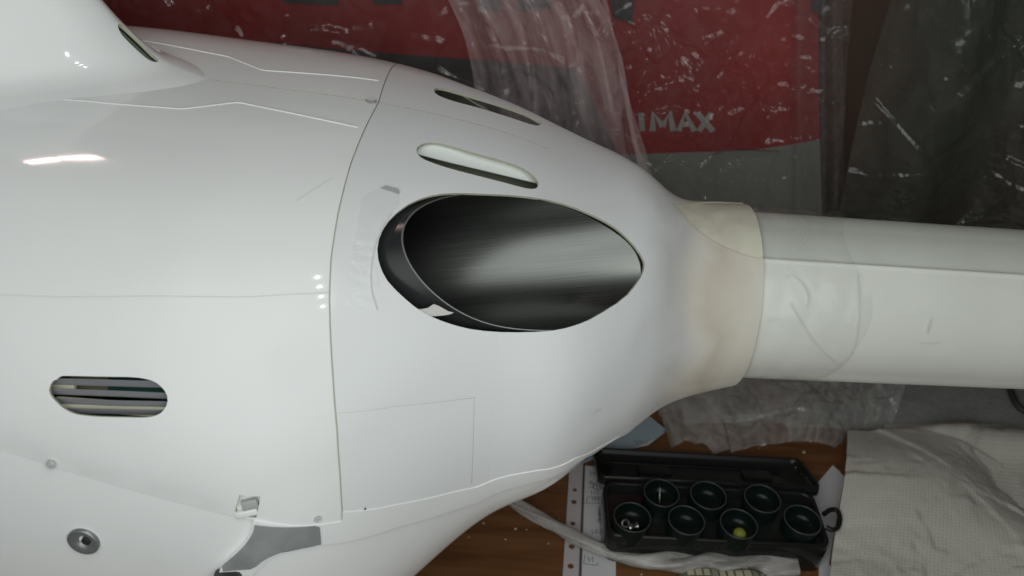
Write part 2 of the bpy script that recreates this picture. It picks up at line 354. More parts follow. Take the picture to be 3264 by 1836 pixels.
def towel_mat(name, col):
    m = bpy.data.materials.new(name); m.use_nodes = True; nt = m.node_tree; N = nt.nodes; L = nt.links; b = N['Principled BSDF']
    b.inputs['Roughness'].default_value = .95; b.inputs['Specular IOR Level'].default_value = .1
    uv = N.new('ShaderNodeUVMap'); v = N.new('ShaderNodeTexVoronoi'); v.inputs['Scale'].default_value = 1.; v.inputs['Randomness'].default_value = .2; L.new(uv.outputs[0], v.inputs['Vector'])
    r = N.new('ShaderNodeValToRGB'); L.new(v.outputs['Distance'], r.inputs[0]); e = r.color_ramp.elements; e[0].position = .12; e[0].color = (1, 1, 1, 1); e[1].position = .36; e[1].color = (0, 0, 0, 1)
    bp = N.new('ShaderNodeBump'); bp.inputs['Strength'].default_value = .5; bp.inputs['Distance'].default_value = .0012; L.new(r.outputs[0], bp.inputs['Height']); L.new(bp.outputs[0], b.inputs['Normal'])
    n = N.new('ShaderNodeTexNoise'); n.inputs['Scale'].default_value = 9; tc = N.new('ShaderNodeTexCoord'); L.new(tc.outputs['Object'], n.inputs['Vector'])
    rr = N.new('ShaderNodeValToRGB'); L.new(n.outputs['Fac'], rr.inputs[0]); rr.color_ramp.elements[0].color = (*[c*.86 for c in col], 1); rr.color_ramp.elements[1].color = (*col, 1); L.new(rr.outputs[0], b.inputs['Base Color'])
    return m
WOOD = wood_mat(); TOWEL = towel_mat('embossed_towel', (.54, .52, .46)); TOWELG = mat('grey_felt', (.29, .30, .28), rough=.95, bump=.6, bscale=500, noise=.15, nscale=150)
FILM = film_mat('wall_film', .05, .11, (.44, .38, .38), .45, .12, (30, 22), .4)
FILM2 = film_mat('folded_film', .21, .10, (.66, .56, .55), .5, .22, (75, 9), .7)
FILM4 = film_mat('drape_film', .055, .11, (.42, .43, .39), .45, .14, (40, 9), .5)
FILM3 = film_mat('bench_film', .22, .11, (.60, .61, .59), .8, .20, (34, 26), .5)
TAPE = film_mat('clear_tape', .04, .10, (.75, .77, .75), .35, .45, (70, 70), .5)
WRAP = film_mat('cling_film', .02, .07, (.8, .82, .76), .30, .45, (45, 60), .5)

# ------------------------------------------------------------------ setting
ZB = -.115; YW = .45
mb = MB(); rbox(mb, np.array([.05, -.05, ZB-.02]), (2.4, .98, .04), .004)
tag(mb.build('bench_top', WOOD, None, False), kind='structure')
mb = MB(); rbox(mb, np.array([.1, YW+.06, .35]), (3.0, .1, 1.3), .004)
tag(mb.build('wall', WALLM, None, False), kind='structure')

# ------------------------------------------------------------------ the fuselage skin
xs = np.array([-.75, -.6, -.45, -.33, -.22, -.12, -.05, .0, .04, .075, .105, .13, .155, .205])
ZT = np.array([.36, .385, .3929, .3945, .3862, .3795, .3696, .3576, .3427, .3317, .3217, .3057, .3042, .3066])
ZBO = np.array([-.07, -.09, -.10, -.085, -.0557, -.0354, .0229, .0673, .0919, .1108, .1133, .1277, .1399, .159])
WI = np.array([.19, .235, .2525, .259, .2625, .2515, .2099, .1803, .1674, .1388, .1099, .088, .0793, .0738])
def spl_prep(xk, yk):
    n = len(xk); h = np.diff(xk); A = np.zeros((n, n)); b = np.zeros(n); A[0, 0] = A[-1, -1] = 1
    for i in range(1, n-1):
        A[i, i-1] = h[i-1]; A[i, i] = 2*(h[i-1]+h[i]); A[i, i+1] = h[i]; b[i] = 6*((yk[i+1]-yk[i])/h[i]-(yk[i]-yk[i-1])/h[i-1])
    return np.linalg.solve(A, b)
MK = {id(a): spl_prep(xs, a) for a in (ZT, ZBO, WI)}
def spl(yk, x):
    M = MK[id(yk)]; h = np.diff(xs); i = np.clip(np.searchsorted(xs, x)-1, 0, len(xs)-2); t = x-xs[i]; u = xs[i+1]-x; hh = h[i]
    return (M[i]*u**3+M[i+1]*t**3)/(6*hh)+(yk[i]/hh-M[i]*hh/6)*u+(yk[i+1]/hh-M[i+1]*hh/6)*t
def body(x, ph):
    x = np.asarray(x, float); a, b, W = spl(ZT, x), spl(ZBO, x), spl(WI, x)
    ne = np.interp(x, [-.75, -.2, .04, .12], [2.55, 2.55, 2.3, 2.0]); fr = np.interp(x, [-.75, -.15, .13], [.41, .41, .5])
    zc = b+fr*(a-b); s, c = np.sin(ph), np.cos(ph); h = np.where(s > 0, a-zc, zc-b)
    r = (np.abs(c/W)**ne+np.abs(s/h)**ne)**(-1/ne)
    return np.stack([x, -r*c, zc+r*s], -1)
BODY = Surf(body, (-.6, .2), (-1.45, 2.5))
def D(pts, it=0, closed=False, step=.004):             # pixel outline -> unrolled skin coordinates
    q = BODY.hits(pts); q[:, 1] *= VS
    if it: q = smoothp(q, it, closed)
    return resample(q, step, closed)
HALF = math.pi/2*VS
XE = .1865
dom = (-.75, XE, -HALF, HALF)
helicopter = tag(empty('model_helicopter', (-.1, 0, ZB)), 'large glossy white model helicopter fuselage with oval exhaust and tail boom', 'model helicopter')

A = BODY.hits([(920, 320), (880, 420), (850, 540), (833, 650), (829, 745), (831, 830), (838, 950), (848, 1080), (856, 1200), (861, 1288), (859, 1311)]); A[:, 1] *= VS
A0 = np.array([[A[0, 0]+.002, HALF]]); A = np.vstack([A0, A]); iL1 = len(A)-2
Cl = BODY.hits([(20, 1146), (130, 1185), (300, 1235), (450, 1275), (590, 1303), (637, 1312), (720, 1321), (859, 1311)]); Cl[:, 1] *= VS
Cl = np.vstack([[[-.75, Cl[0, 1]+.05], [-.45, Cl[0, 1]+.028]], Cl]); iHk = 7
L1 = BODY.hits([(861, 1288), (1000, 1268), (1200, 1225), (1350, 1183), (1450, 1150), (1520, 1119), (1555, 1099)]); L1[:, 1] *= VS
L1 = np.vstack([L1, [[L1[-1, 0]+.03, L1[-1, 1]-.10], [L1[-1, 0]+.045, -HALF]]])
L2 = BODY.hits([(640, 1440), (668, 1412), (710, 1390), (800, 1371), (1000, 1325), (1200, 1265), (1350, 1210), (1450, 1163), (1480, 1147)]); L2[:, 1] *= VS
L2 = np.vstack([[[L2[0, 0]-.03, -HALF], [L2[0, 0]-.022, L2[0, 1]-.10], [L2[0, 0]-.014, L2[0, 1]-.04]], L2, [[L2[-1, 0]+.02, L2[-1, 1]-.06], [L2[-1, 0]+.03, -HALF]]])
Hk = BODY.hits([(637, 1312), (634, 1335), (622, 1358), (600, 1385), (575, 1408), (556, 1424)]); Hk[:, 1] *= VS
Hk = np.vstack([Hk, [[Hk[-1, 0]-.012, Hk[-1, 1]-.03], [Hk[-1, 0]-.016, Hk[-1, 1]-.09], [Hk[-1, 0]-.016, -HALF]]])
pcow = np.vstack([[[-.75, HALF+.01]], A0+[0, .01], A, Cl[::-1]])
ptail = np.vstack([A0+[0, .01], A[:iL1+1], L1, [[.21, -HALF-.01], [.21, HALF+.01]]])
plow = np.vstack([Cl[:iHk+1], Hk[1:], [[-.75, -HALF]]])
rest_lines = [resample(q, .004) for q in (A, Cl, L1, L2, Hk)]
# holes
EXH_PX = [(947, 640), (955, 590), (985, 545), (1040, 505), (1100, 488), (1150, 485), (1220, 488), (1320, 494), (1400, 506), (1470, 530), (1540, 565), (1590, 610), (1620, 652), (1623, 672), (1610, 705), (1570, 755), (1500, 798), (1440, 822), (1370, 835), (1280, 838), (1200, 832), (1130, 815), (1060, 785), (1000, 735), (965, 695)]
SLOT_PX = [(1046, 380), (1052, 366), (1075, 358), (1110, 360), (1200, 387), (1290, 412), (1330, 430), (1352, 452), (1356, 468), (1345, 476), (1320, 474), (1230, 450), (1130, 424), (1075, 405), (1055, 394)]
LOUV_Z = [(290, 500), (300, 420), (340, 340), (400, 300), (440, 318), (450, 268), (500, 245), (700, 250), (1200, 262), (1700, 268), (1900, 300), (2050, 350), (2180, 470), (2245, 600), (2235, 700), (2190, 800), (2100, 880), (1950, 930), (1750, 935), (1200, 925), (900, 905), (700, 875), (550, 800), (420, 690), (320, 580)]
lz = lambda x, y: (78.9+.1532*x, 907.6+.1532*y)
exh = D(EXH_PX, 1, True, .003); slot = D(SLOT_PX, 1, True, .0025); louv = D([lz(*p) for p in LOUV_Z], 1, True, .0022)
latch = D([(602, 1246), (656, 1249), (644, 1306), (588, 1296)], 0, True, .003)
holes = [exh, slot, louv, latch]
# grooves and raised seams
gA = strip(resample(A, .004), .0009)
gD = strip(D([(-60, 738), (0, 742), (200, 750), (500, 746), (700, 740), (828, 736)], 1), .0005)
gE1 = strip(D([(843, 1037), (1000, 1020), (1193, 1000)]), .0008); gE2 = strip(D([(1193, 1000), (1190, 1120), (1186, 1216)]), .0006)
cx = np.linspace(-.245, .02, 60); gC = strip(np.stack([cx, np.full(60, HALF-.0003)], -1), .0006)
gL2 = strip(resample(L2[4:-2], .004), .0008)
grooves = [gA, gD, gE1, gE2, gC, gL2]
r1 = strip(D([(150, 249), (300, 262), (460, 274), (600, 257), (760, 290), (900, 320)], 0), .0008)
cs = BODY.hits([(1722, 545), (1735, 562), (1770, 592), (1830, 628), (1900, 650)]); cs[:, 1] *= VS; cs = cs[cs[:, 1] < HALF-.004]
cs = smoothp(np.vstack([[[cs[0, 0]-.010, HALF]], cs, [[XE, cs[-1, 1]-.001]]]), 2)
csl = resample(cs, .003); pcs = np.vstack([csl, [[XE+.001, cs[-1, 1]], [XE+.001, HALF+.01], [cs[0, 0], HALF+.01]]])
V, T = triangulate(dom, rest_lines+[csl], holes+grooves+[r1], .0066, .0075, .0022)
cen = V[T].mean(1)
inH = np.zeros(len(T), bool)
for h in holes: inH |= inpoly(cen, h)
inG = np.zeros(len(T), bool)
for g in grooves: inG |= inpoly(cen, g)
inR = inpoly(cen, r1)
iCS = inpoly(cen, pcs)
iC, iT, iL = inpoly(cen, pcow), inpoly(cen, ptail), inpoly(cen, plow)
l2 = np.vstack([L2]); pbel = np.vstack([l2, [[L2[-1, 0], -HALF-.01], [L2[0, 0], -HALF-.01]]])
iB = inpoly(cen, pbel) & ~iC & ~iT & ~iL
iS = ~(iC | iT | iL | iB)
ok = ~inH & ~inG & ~inR
FSLOT_Z = [(315, 145), (340, 115), (420, 118), (520, 145), (760, 215), (1000, 285), (1250, 365), (1450, 440), (1580, 510), (1625, 553), (1600, 570), (1540, 572), (1400, 530), (1100, 430), (850, 355), (600, 290), (430, 235), (340, 190)]
fq = BODY.hits([(1026+.207*a_, 197.3+.207*b_) for a_, b_ in FSLOT_Z]); fq[:, 1] = (math.pi-fq[:, 1])*VS; fq = resample(smoothp(fq, 1, True), .0025, True)
V2, T2 = triangulate(dom, rest_lines+[csl], [exh, fq, gA, gC], .0066, .0075, .0022); cen2 = V2[T2].mean(1)
far_t = inpoly(cen2, ptail) & ~inpoly(cen2, exh) & ~inpoly(cen2, fq) & ~inpoly(cen2, gA) & ~inpoly(cen2, gC) & ~inpoly(cen2, pcs)
P3 = [PAINT, GEL, EDGE]
def joggle(u, v):                                      # the cowling turns in along its lower edge
    d_ = v*VS-np.interp(u, Cl[:, 0], Cl[:, 1]); k_ = np.clip(1-d_/.020, 0, 1)
    return -.0032*k_**2*np.clip((-.125-u)/.05, 0, 1)
lb = (latch[:, 0].min()-.002, latch[:, 0].max()+.002, latch[:, 1].min()-.002, latch[:, 1].max()+.002)
cowl = skin('engine_cowling', BODY, V, T, iC & ok, joggle, P3, helicopter, dom=dom, deep=(lb, .0050))
tail = skin('tail_fairing', BODY, V, T, iT & ok & ~iCS, 0., [TAIL, GEL, EDGE], helicopter, dom=dom, mirror=False)
skin('tail_fairing_far_side', BODY, V2, T2, far_t, 0., [TAIL, GEL, EDGE], helicopter, dom=dom, mirror='only')
skin('collar_sleeve', BODY, V, T, iT & ok & iCS, -.0012, [mat('cream_primer', (.70, .67, .55), rough=.45, noise=.2, nscale=30), GEL, EDGE], helicopter, dom=dom)
skin('lower_side_panel', BODY, V, T, iL & ok, -.0036, [PAINT, GEL, PAINT], helicopter, dom=dom, thick=.006)
skin('sill_strip', BODY, V, T, iS & ok, .0006, [PAINT, GEL, PAINT], helicopter, dom=dom, thick=.005)
skin('belly_shell', BODY, V, T, iB & ok, -.0010, [PAINT, GEL, PAINT], helicopter, dom=dom, thick=.004)
inA = inpoly(cen, gA)
skin('panel_seam', BODY, V, T, inA & ~inH, -.0010, [DIRT, DIRT], helicopter, dom=dom, thick=.001, inner=False)
for g_ in ([gD], [gE1, gE2], [gC], [gL2]):
    sel_ = np.zeros(len(T), bool)
    for q_ in g_: sel_ |= inpoly(cen, q_)
    skin('panel_line', BODY, V, T, sel_ & inG & ~inH & ~inA, -.0005, [PAINT, PAINT], helicopter, dom=dom, mirror=g_[0] is gC, thick=.001, inner=False)
skin('raised_seam', BODY, V, T, inR & ~inH & ~inG, .0005, [PAINT, PAINT], helicopter, dom=dom, thick=.003, inner=False)
# rounded nose beyond the frame
P = []
for t in np.linspace(0, 1, 14):
    a = t*math.pi/2; ph = np.linspace(-math.pi/2, 1.5*math.pi, 64, endpoint=False); q = body(np.full(64, -.75), ph); c = np.array([-.75, 0, .13])
    q = c+(q-c)*max(math.cos(a), .003); q[:, 0] = -.75-.26*math.sin(a); P.append(q)
MB().grid(np.array(P), True).build('nose_cap', PAINT, helicopter)

# latch in its recess
skin('latch_recess', BODY, V, T, inpoly(cen, latch), -.0046, [PAINT, PAINT], helicopter, mirror=False, dom=None, thick=.001, inner=False)
def onskin(px, py, off=0.): return BODY.at(px, py, off)
def basis(px, py):
    q = BODY.hit(px, py); e = 1e-4; p = BODY.S0(q[0:1], q[1:2])[0]; n = BODY.N(q[0:1], q[1:2])[0]
    tx = BODY.S0(q[0:1]+e, q[1:2])[0]-p; tx -= n*(tx@n); tx /= np.linalg.norm(tx); return p, tx, np.cross(n, tx), n
def rotm(x, y, z): return Matrix(((x[0], y[0], z[0], 0), (x[1], y[1], z[1], 0), (x[2], y[2], z[2], 0), (0, 0, 0, 1)))
p, tx, ty, n = basis(627, 1275)
rbox(MB(), p+n*-.0030, (.0095, .0062, .004), .0006, rotm(tx, ty, n)).build('latch_tab', mat('latch_grey', (.42, .43, .42), rough=.4), helicopter)
p, tx, ty, n = basis(619, 1297)
rbox(MB(), p+n*-.0028, (.0135, .0045, .004), .001, rotm(tx, ty, n)).build('latch_bar', PAINT, helicopter)
# screws: a ring round a flat disc
for px, py, r in ((126, 1170, .0024), (799, 1305, .0024)):
    p, n = onskin(px, py)
    g = lathe([(r*.15, .0001), (r*.62, .0003), (r*.66, -.0006), (r*.80, -.0006), (r*.84, .0006), (r, .0006), (r*1.08, -.001)], p, n, 20)
    MB().grid(g, True, True).build('screw', mat('screw_grey', (.50, .51, .50), rough=.35), helicopter)
p, n = onskin(205, 1370, -.0030)
MB().grid(lathe([(.0098, -.003), (.0098, .0016), (.0090, .0021), (.0036, -.0002), (.0030, -.0012), (.0001, -.0012)], p, n, 32), True, True).build('countersunk_washer', mat('grey_washer', (.30, .31, .31), rough=.32, metal=.7), helicopter)
MB().grid(lathe([(.0032, -.0016), (.0030, .0009), (.0024, .0014), (.0001, .0010)], p+np.array([.0014, 0, .0004]), n, 6), True, True).build('socket_bolt', BLACK, helicopter)
p, n = onskin(934, 258, .001)
t = np.linspace(0, math.pi, 8); MB().grid(tube([p+np.array([.0035*math.cos(a), 0, .001])-np.array([0, .003*math.sin(a), 0]) for a in t], .0006, 6), True).build('spring_clip', SLAT, helicopter)
p, n = onskin(917, 1277, .0012); MB().grid(lathe([(.0007, 0), (.0005, .0005), (.0001, .0006)], p, n, 10), True, True).build('rivet', BLACK, helicopter)
p, tx, ty, n = basis(575, 1452)
rbox(MB(), p+n*.005, (.017, .011, .018), .003, rotm(tx, ty, n)).build('rubber_stop', mat('black_rubber', (.025, .025, .025), rough=.5), helicopter)

# exhaust pipe: a steel tube cut flush with the skin
pL = BODY.at(1024, 604)[0]; pR = BODY.at(1621, 684)[0]; p1 = BODY.at(1310, 492)[0]; p2 = BODY.at(1310, 839)[0]
hc = (pL+pR)/2; tdir = (pR-pL); Lx = np.linalg.norm(tdir); tdir /= Lx; vdir = p2-p1; rr_ = np.linalg.norm(vdir)/2*.99; vdir /= np.linalg.norm(vdir)
nn = np.cross(tdir, vdir); nn /= np.linalg.norm(nn); nn *= np.sign(nn@np.array([0, -.6, .8])); vdir = np.cross(nn, tdir); rr_ = abs((p2-p1)@vdir)/2*.985
ang = math.asin(min(.95, 2*rr_/Lx)); axis = math.cos(ang)*tdir+math.sin(ang)*nn; e1 = np.cross(vdir, axis)
hc = hc+.5*((p1+p2)/2-hc)*np.array([0, 1, 1])
def radial_gap(P):
    x = min(max(P[0], -.7), .2); a, b = spl(ZT, np.array([x]))[0], spl(ZBO, np.array([x]))[0]; fr = np.interp(x, [-.75, -.15, .13], [.41, .41, .5]); zc = b+fr*(a-b)
    ph = math.atan2(P[2]-zc, -P[1]); q = body(np.array([x]), np.array([ph]))[0]; return math.hypot(P[1], P[2]-zc)-math.hypot(q[1], q[2]-zc)
def cutpipe(r, inset, depth):
    out = []
    for a in np.linspace(0, 2*np.pi, 72, endpoint=False):
        o = hc+r*(math.cos(a)*e1+math.sin(a)*vdir); lo, hi = -.2, .2
        for _ in range(30):
            mi = (lo+hi)/2
            if radial_gap(o+axis*mi)+inset > 0: hi = mi
            else: lo = mi
        out.append([o+axis*(lo+(-depth-lo)*k) for k in np.linspace(0, 1, 14)])
    return np.transpose(np.array(out), (1, 0, 2))
gi = cutpipe(rr_-.0005, .0012, .40); go = cutpipe(rr_, .0012, .30)
pipe = MB().grid(gi, True).build('exhaust_pipe', STEEL, helicopter)
ul = pipe.data.uv_layers.new(name='UVMap'); PV = np.array(pipe.data.vertices[0].co)
for l in pipe.data.loops: q = np.array(pipe.data.vertices[l.vertex_index].co); ul.data[l.index].uv = (float(q@axis), (l.vertex_index % 72)*.0045)
MB().grid(go, True, True).build('pipe_outer_wall', DARKM, pipe)
MB().grid(np.array([gi[0], go[0]]), True).build('pipe_rim', mat('pipe_rim_steel', (.30, .30, .29), rough=.35, metal=.8), pipe)
MB().grid(np.array([gi[-1], gi[-1].mean(0)+0*gi[-1]+1e-4*(gi[-1]-gi[-1].mean(0))]), True).build('pipe_dark_cap', BLACK, pipe)  # black cap added so the depth of the pipe reads dark
def depthpatch(name, pts, off, mt, parent=helicopter, step=.004, thick=.001):
    q = BODY.hits(pts, off); q[:, 1] *= VS; q = resample(q, step, True)
    d = (q[:, 0].min()-.002, q[:, 0].max()+.002, q[:, 1].min()-.002, q[:, 1].max()+.002)
    Vp, Tp = triangulate(d, [], [q], step, step, step*.4); s = inpoly(Vp[Tp].mean(1), q)
    return skin(name, BODY, Vp, Tp, s, off, [mt, mt], parent, thick=thick, mirror=False, inner=True)
depthpatch('white_bracket', [(1010, 782), (1075, 776), (1088, 764), (1105, 770), (1128, 783), (1145, 787), (1125, 793), (1060, 797), (1030, 793)], -.0010, mat('white_filler', (.62, .60, .58), rough=.5))
depthpatch('dark_gap_backing', [(930, 480), (985, 480), (985, 870), (930, 870)], -.030, mat('dark_gap_backing', (.05, .047, .048), rough=.45))  # plain dark patch behind the gap left of the pipe
# vent slot interior: white liner above a green floor
def planepatch(name, pts, p0, n0, mt, thick=.001):
    n0 = np.array(n0, float); n0 /= np.linalg.norm(n0); P = []
    for q in pts: d = ray(*q); P.append(CAM+d*(((p0-CAM)@n0)/(d@n0)))
    P = np.array(P); n_ = len(P); F = [tuple(range(n_)), tuple(range(2*n_-1, n_-1, -1))]+[(i, n_+i, n_+(i+1) % n_, (i+1) % n_) for i in range(n_)]
    return mesh(name, np.vstack([P, P-n0*thick]), F, mt, helicopter, False)
sd_ = BODY.at(1345, 432)[0]-BODY.at(1060, 362)[0]; sd_ /= np.linalg.norm(sd_); nv_ = -ray(1200, 410)*.55+BODY.at(1200, 410)[1]*.45; nv_ -= sd_*(nv_@sd_)
planepatch('slot_liner', [(1036, 345), (1110, 350), (1345, 418), (1366, 434), (1366, 464), (1352, 461), (1130, 408), (1036, 384)], BODY.at(1205, 386, -.0065)[0], nv_, WHITE)
depthpatch('slot_floor', [(1020, 368), (1050, 375), (1400, 455), (1400, 510), (1020, 430)], -.022, mat('slot_floor_green', (.42, .44, .34), rough=.6))
# louvre slats and what shows between them
for k, (y0, y1, y2) in enumerate(((375, 400, 425), (545, 580, 625), (705, 745, 765), (872, 890, 910))):
    pts = [BODY.at(*lz(x_, y_), -.006)[0] for x_, y_ in ((200, y0), (1250, y1), (2350, y2))]
    n = BODY.at(*lz(1250, y1))[1]; g = []
    q = resample(np.array(pts), .01)
    for c in q:
        t_ = (pts[2]-pts[0])/np.linalg.norm(pts[2]-pts[0]); dn = np.cross(n, t_)
        a1 = dn*.6+n*-.8; hb = .0019; th_ = .0005; nb = np.cross(t_, a1)
        g.append([c+dn*hb+n*.001+nb*th_, c-dn*hb-n*.003+nb*th_, c-dn*hb-n*.003-nb*th_, c+dn*hb+n*.001-nb*th_])
    MB().grid(np.array(g), True).build('louvre_slat', SLAT, helicopter, False)
def innerbox(name, px0, px1, off, mt, hgt=.03, dep=.01):
    a = BODY.at(*lz(*px0), off)[0]; b = BODY.at(*lz(*px1), off)[0]; n = BODY.at(*lz(*px0))[1]; c = (a+b)/2; tx = np.array([1., 0, 0]); tx -= n*(tx@n); tx /= np.linalg.norm(tx); ty = np.cross(n, tx)
    return rbox(MB(), c, (abs((b-a)@tx), abs((b-a)@ty), dep), .001, rotm(tx, ty, n)).build(name, mt, helicopter, False)
innerbox('inner_board', (300, 240), (1100, 640), -.022, BEIGE, dep=.004)
innerbox('circuit_board', (1000, 240), (2000, 720), -.020, GREEN, dep=.004)
innerbox('inner_ledge', (200, 680), (2400, 1050), -.012, CREAM, dep=.004)
innerbox('cable_bundle', (1900, 300), (2500, 760), -.021, BLACK, dep=.004)
innerbox('inner_frame', (150, 380), (540, 560), -.012, CREAM, dep=.004)

# tapes and marks on the skin
def flatpatch(name, pts, off, mt, it=0, step=.004, parent=helicopter, thick=.0002, surf=None, ripple=0.):
    s_ = surf or BODY; q = s_.hits(pts); q[:, 1] *= VS
    if it: q = smoothp(q, it, True)
    q = resample(q, step, True); d = (q[:, 0].min()-.002, q[:, 0].max()+.002, q[:, 1].min()-.002, q[:, 1].max()+.002)
    Vp, Tp = triangulate(d, [], [q], step, step, step*.4); s = inpoly(Vp[Tp].mean(1), q)
    return skin(name, s_, Vp, Tp, s, off, [mt, mt], parent, thick=thick, mirror=False, inner=False)
flatpatch('cloth_tape', [(641, 1318), (720, 1324), (770, 1322), (803, 1319), (808, 1366), (760, 1376), (700, 1388), (664, 1405), (638, 1427), (600, 1430), (561, 1434), (559, 1419), (598, 1388), (624, 1360), (637, 1336)], .0013, GREYTAPE)['label'] = 'grey cloth tape patch on the lower sill'
flatpatch('clear_tape', [(912, 497), (965, 469), (1006, 479), (1004, 515), (975, 552), (950, 600), (942, 650), (948, 690), (958, 712), (950, 788), (868, 768), (888, 620)], .0005, TAPE)['label'] = 'clear adhesive tape beside the exhaust opening'
flatpatch('tape_fold', [(956, 475), (967, 468), (1007, 478), (1006, 492), (985, 483), (966, 478)], .0008, mat('tape_fold_grey', (.42, .43, .42), rough=.4))
def mark(name, pts, wd, mt, off=.0006, surf=None, parent=helicopter):
    s_ = surf or BODY; q = smoothp(s_.hits(pts), 2); q[:, 1] *= VS; q = resample(q, .003); o = strip(q, wd); n_ = len(q); u, v = o[:, 0], o[:, 1]/VS
    Pp = s_.S0(u, v)+s_.N(u, v)*off; F = [(i, i+1, 2*n_-2-i, 2*n_-1-i) for i in range(n_-1)]; return mesh(name, Pp, F, mt, parent)
mark('pencil_line', [(985, 538), (958, 580), (940, 630), (932, 690), (936, 740), (950, 780)], .0005, PENCIL)
mark('scratch', [(745, 508), (790, 478), (835, 450)], .0004, mat('scratch_grey', (.74, .74, .73)))
for a_, b_ in (((1490, 1040), (1512, 1028)),):
    mark('smudge', [a_, ((a_[0]+b_[0])/2, (a_[1]+b_[1])/2-2), b_], .0009, mat('smudge_grey', (.62, .63, .63)))

# mast fairing rising from the cowling
def fairing(h, q):
    h = np.asarray(h, float); q = np.asarray(q, float)
    xr = np.interp(h, [-.02, 0, .004, .010, .022, .035, .052, .10, .30], [-.205, -.231, -.250, -.262, -.275, -.2865, -.298, -.330, -.43])
    d = q**2*.46; sh = np.maximum(1-(d/.46)**4, 0)**.5
    y = .295*d**.62*sh*np.interp(h, [-.02, 0, .012, .05, .3], [1.25, 1.12, 1.0, .97, .7])
    return np.stack([xr-d, -np.sign(q)*y, .3885+h], -1)
def fsm(h, q):                                         # smoothed in height
    return sum(fairing(h+k*.0022, q) for k in (-2, -1, 0, 1, 2))/5-np.array([0, 0, 0])
FAIR = Surf(fsm, (-.005, .10), (-.6, .95))
FAIR.mx = np.array([.004, .02])
FD = (-.022, .20, -1.0*VS, 1.0*VS)
fslot = FAIR.hits([(294, 62), (302, 59), (322, 74), (360, 110), (396, 148), (399, 154), (390, 157), (372, 150), (335, 117), (303, 85)]); fslot[:, 1] *= VS; fslot = resample(smoothp(fslot, 1, True), .002, True)
Vf, Tf = triangulate(FD, [], [fslot], .0045, .0045, .0015)
cf = Vf[Tf].mean(1)
# surface normal orientation test
tu = np.array([.03]); tv = np.array([.5]); FLIP = (FAIR.N(tu, tv)[0]@np.array([0, -1, .3])) < 0
if FLIP:
    _N = FAIR.N; FAIR.N = lambda u, v, e=2e-4: -_N(u, v, e); FAIR.I = None
    fslot = FAIR.hits([(294, 62), (302, 59), (322, 74), (360, 110), (396, 148), (399, 154), (390, 157), (372, 150), (335, 117), (303, 85)]); fslot[:, 1] *= VS; fslot = resample(smoothp(fslot, 1, True), .002, True)
    Vf, Tf = triangulate(FD, [], [fslot], .0045, .0045, .0015); cf = Vf[Tf].mean(1)
fm = skin('mast_fairing', FAIR, Vf, Tf, ~inpoly(cf, fslot), 0., P3, helicopter, thick=.0025, mirror=False)
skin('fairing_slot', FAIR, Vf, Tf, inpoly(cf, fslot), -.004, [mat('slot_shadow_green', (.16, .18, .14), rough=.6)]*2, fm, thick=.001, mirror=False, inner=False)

# tail boom with a raised side skin
def boomf(x, ph):
    x = np.asarray(x, float); t = (x-.21)/.18; zc = .2315+.0035*t; r = .0700-.0026*t; r = np.maximum(r, .04)
    return np.stack([x+0*ph, -r*np.cos(ph), zc+r*np.sin(ph)], -1)
BM = Surf(boomf, (.19, .6), (-1.45, 2.5))
st = BM.hits([(1935, 652), (2250, 672), (2560, 691)]); pol = np.polyfit(st[:, 0], st[:, 1], 1)
bd = (.160, 1.25, -HALF, HALF); bx = np.linspace(bd[0], bd[1], 90); line = np.stack([bx, np.polyval(pol, bx)*VS], -1)
line[:, 1] = np.minimum(line[:, 1], HALF*.93)
Vb, Tb = triangulate(bd, [line], [], .012, .008, .004); cb = Vb[Tb].mean(1); above = cb[:, 1] > np.interp(cb[:, 0], line[:, 0], line[:, 1])
skin('tail_boom', BM, Vb, Tb, ~above, 0., [BOOM, BOOM, BOOM], helicopter, mirror=False, dom=bd, inner=False)
skin('boom_spine', BM, Vb, Tb, above, -.0024, [BOOM2, BOOM2, BOOM2], helicopter, mirror=False, dom=bd, inner=False)
skin('boom_far_side', BM, Vb, Tb, above | ~above, -.0024, [BOOM2, BOOM2, BOOM2], helicopter, mirror='only', dom=bd, inner=False)
bq = line[:, 1]/VS-.016; bp_ = BM.S(bx, bq, np.full(len(bx), -.0010)); MB().grid(tube(bp_, .0022, 10), True).build('boom_edge_bead', BOOM, helicopter)
# cling film wound round the boom
def wrapf(x, ph):
    b = boomf(x, ph); n = np.stack([0*ph, -np.cos(ph), np.sin(ph)], -1)
    k = .0011+.0016*np.abs(np.sin(ph*5.3+x*70))*np.abs(np.sin(ph*2.1-x*130))+.0012*np.exp(-((ph+1.2)/.25)**2)*np.abs(np.sin(x*260+ph*9))+.0010*np.exp(-((ph-1.5)/.3)**2)*np.abs(np.sin(x*220))
    return b+n*k[..., None]
gx, gp = np.meshgrid(np.linspace(0, 1, 46), np.linspace(-math.pi, math.pi, 130), indexing='ij')
xe = .270+.006*np.sin(gp*2+.5)-.014*np.clip(np.sin(gp+2.2), 0, 1)**2-.02*np.exp(-((gp-1.2)/.5)**2)
wf = MB().grid(wrapf(.1870+gx*(xe-.1870), gp), False, True).build('cling_wrap', WRAP, helicopter); ul = wf.data.uv_layers.new(name='UVMap')
for l in wf.data.loops: q = wf.data.vertices[l.vertex_index].co; ul.data[l.index].uv = (q.x, math.atan2(q.z-.23, -q.y)*.07)
wf['label'] = 'clear film wrapped round the boom beside the collar'
def wr(pts, wd=.0006, m_=None): mark('film_crease', pts, wd, m_ or mat('crease_grey', (.66, .68, .61), rough=.12), .0026, BM)
wr([(1985, 760), (2010, 800), (2040, 850), (2080, 890), (2110, 915)], .0006); wr([(1975, 700), (1990, 690), (2020, 715), (2035, 745), (2030, 775)], .0007)
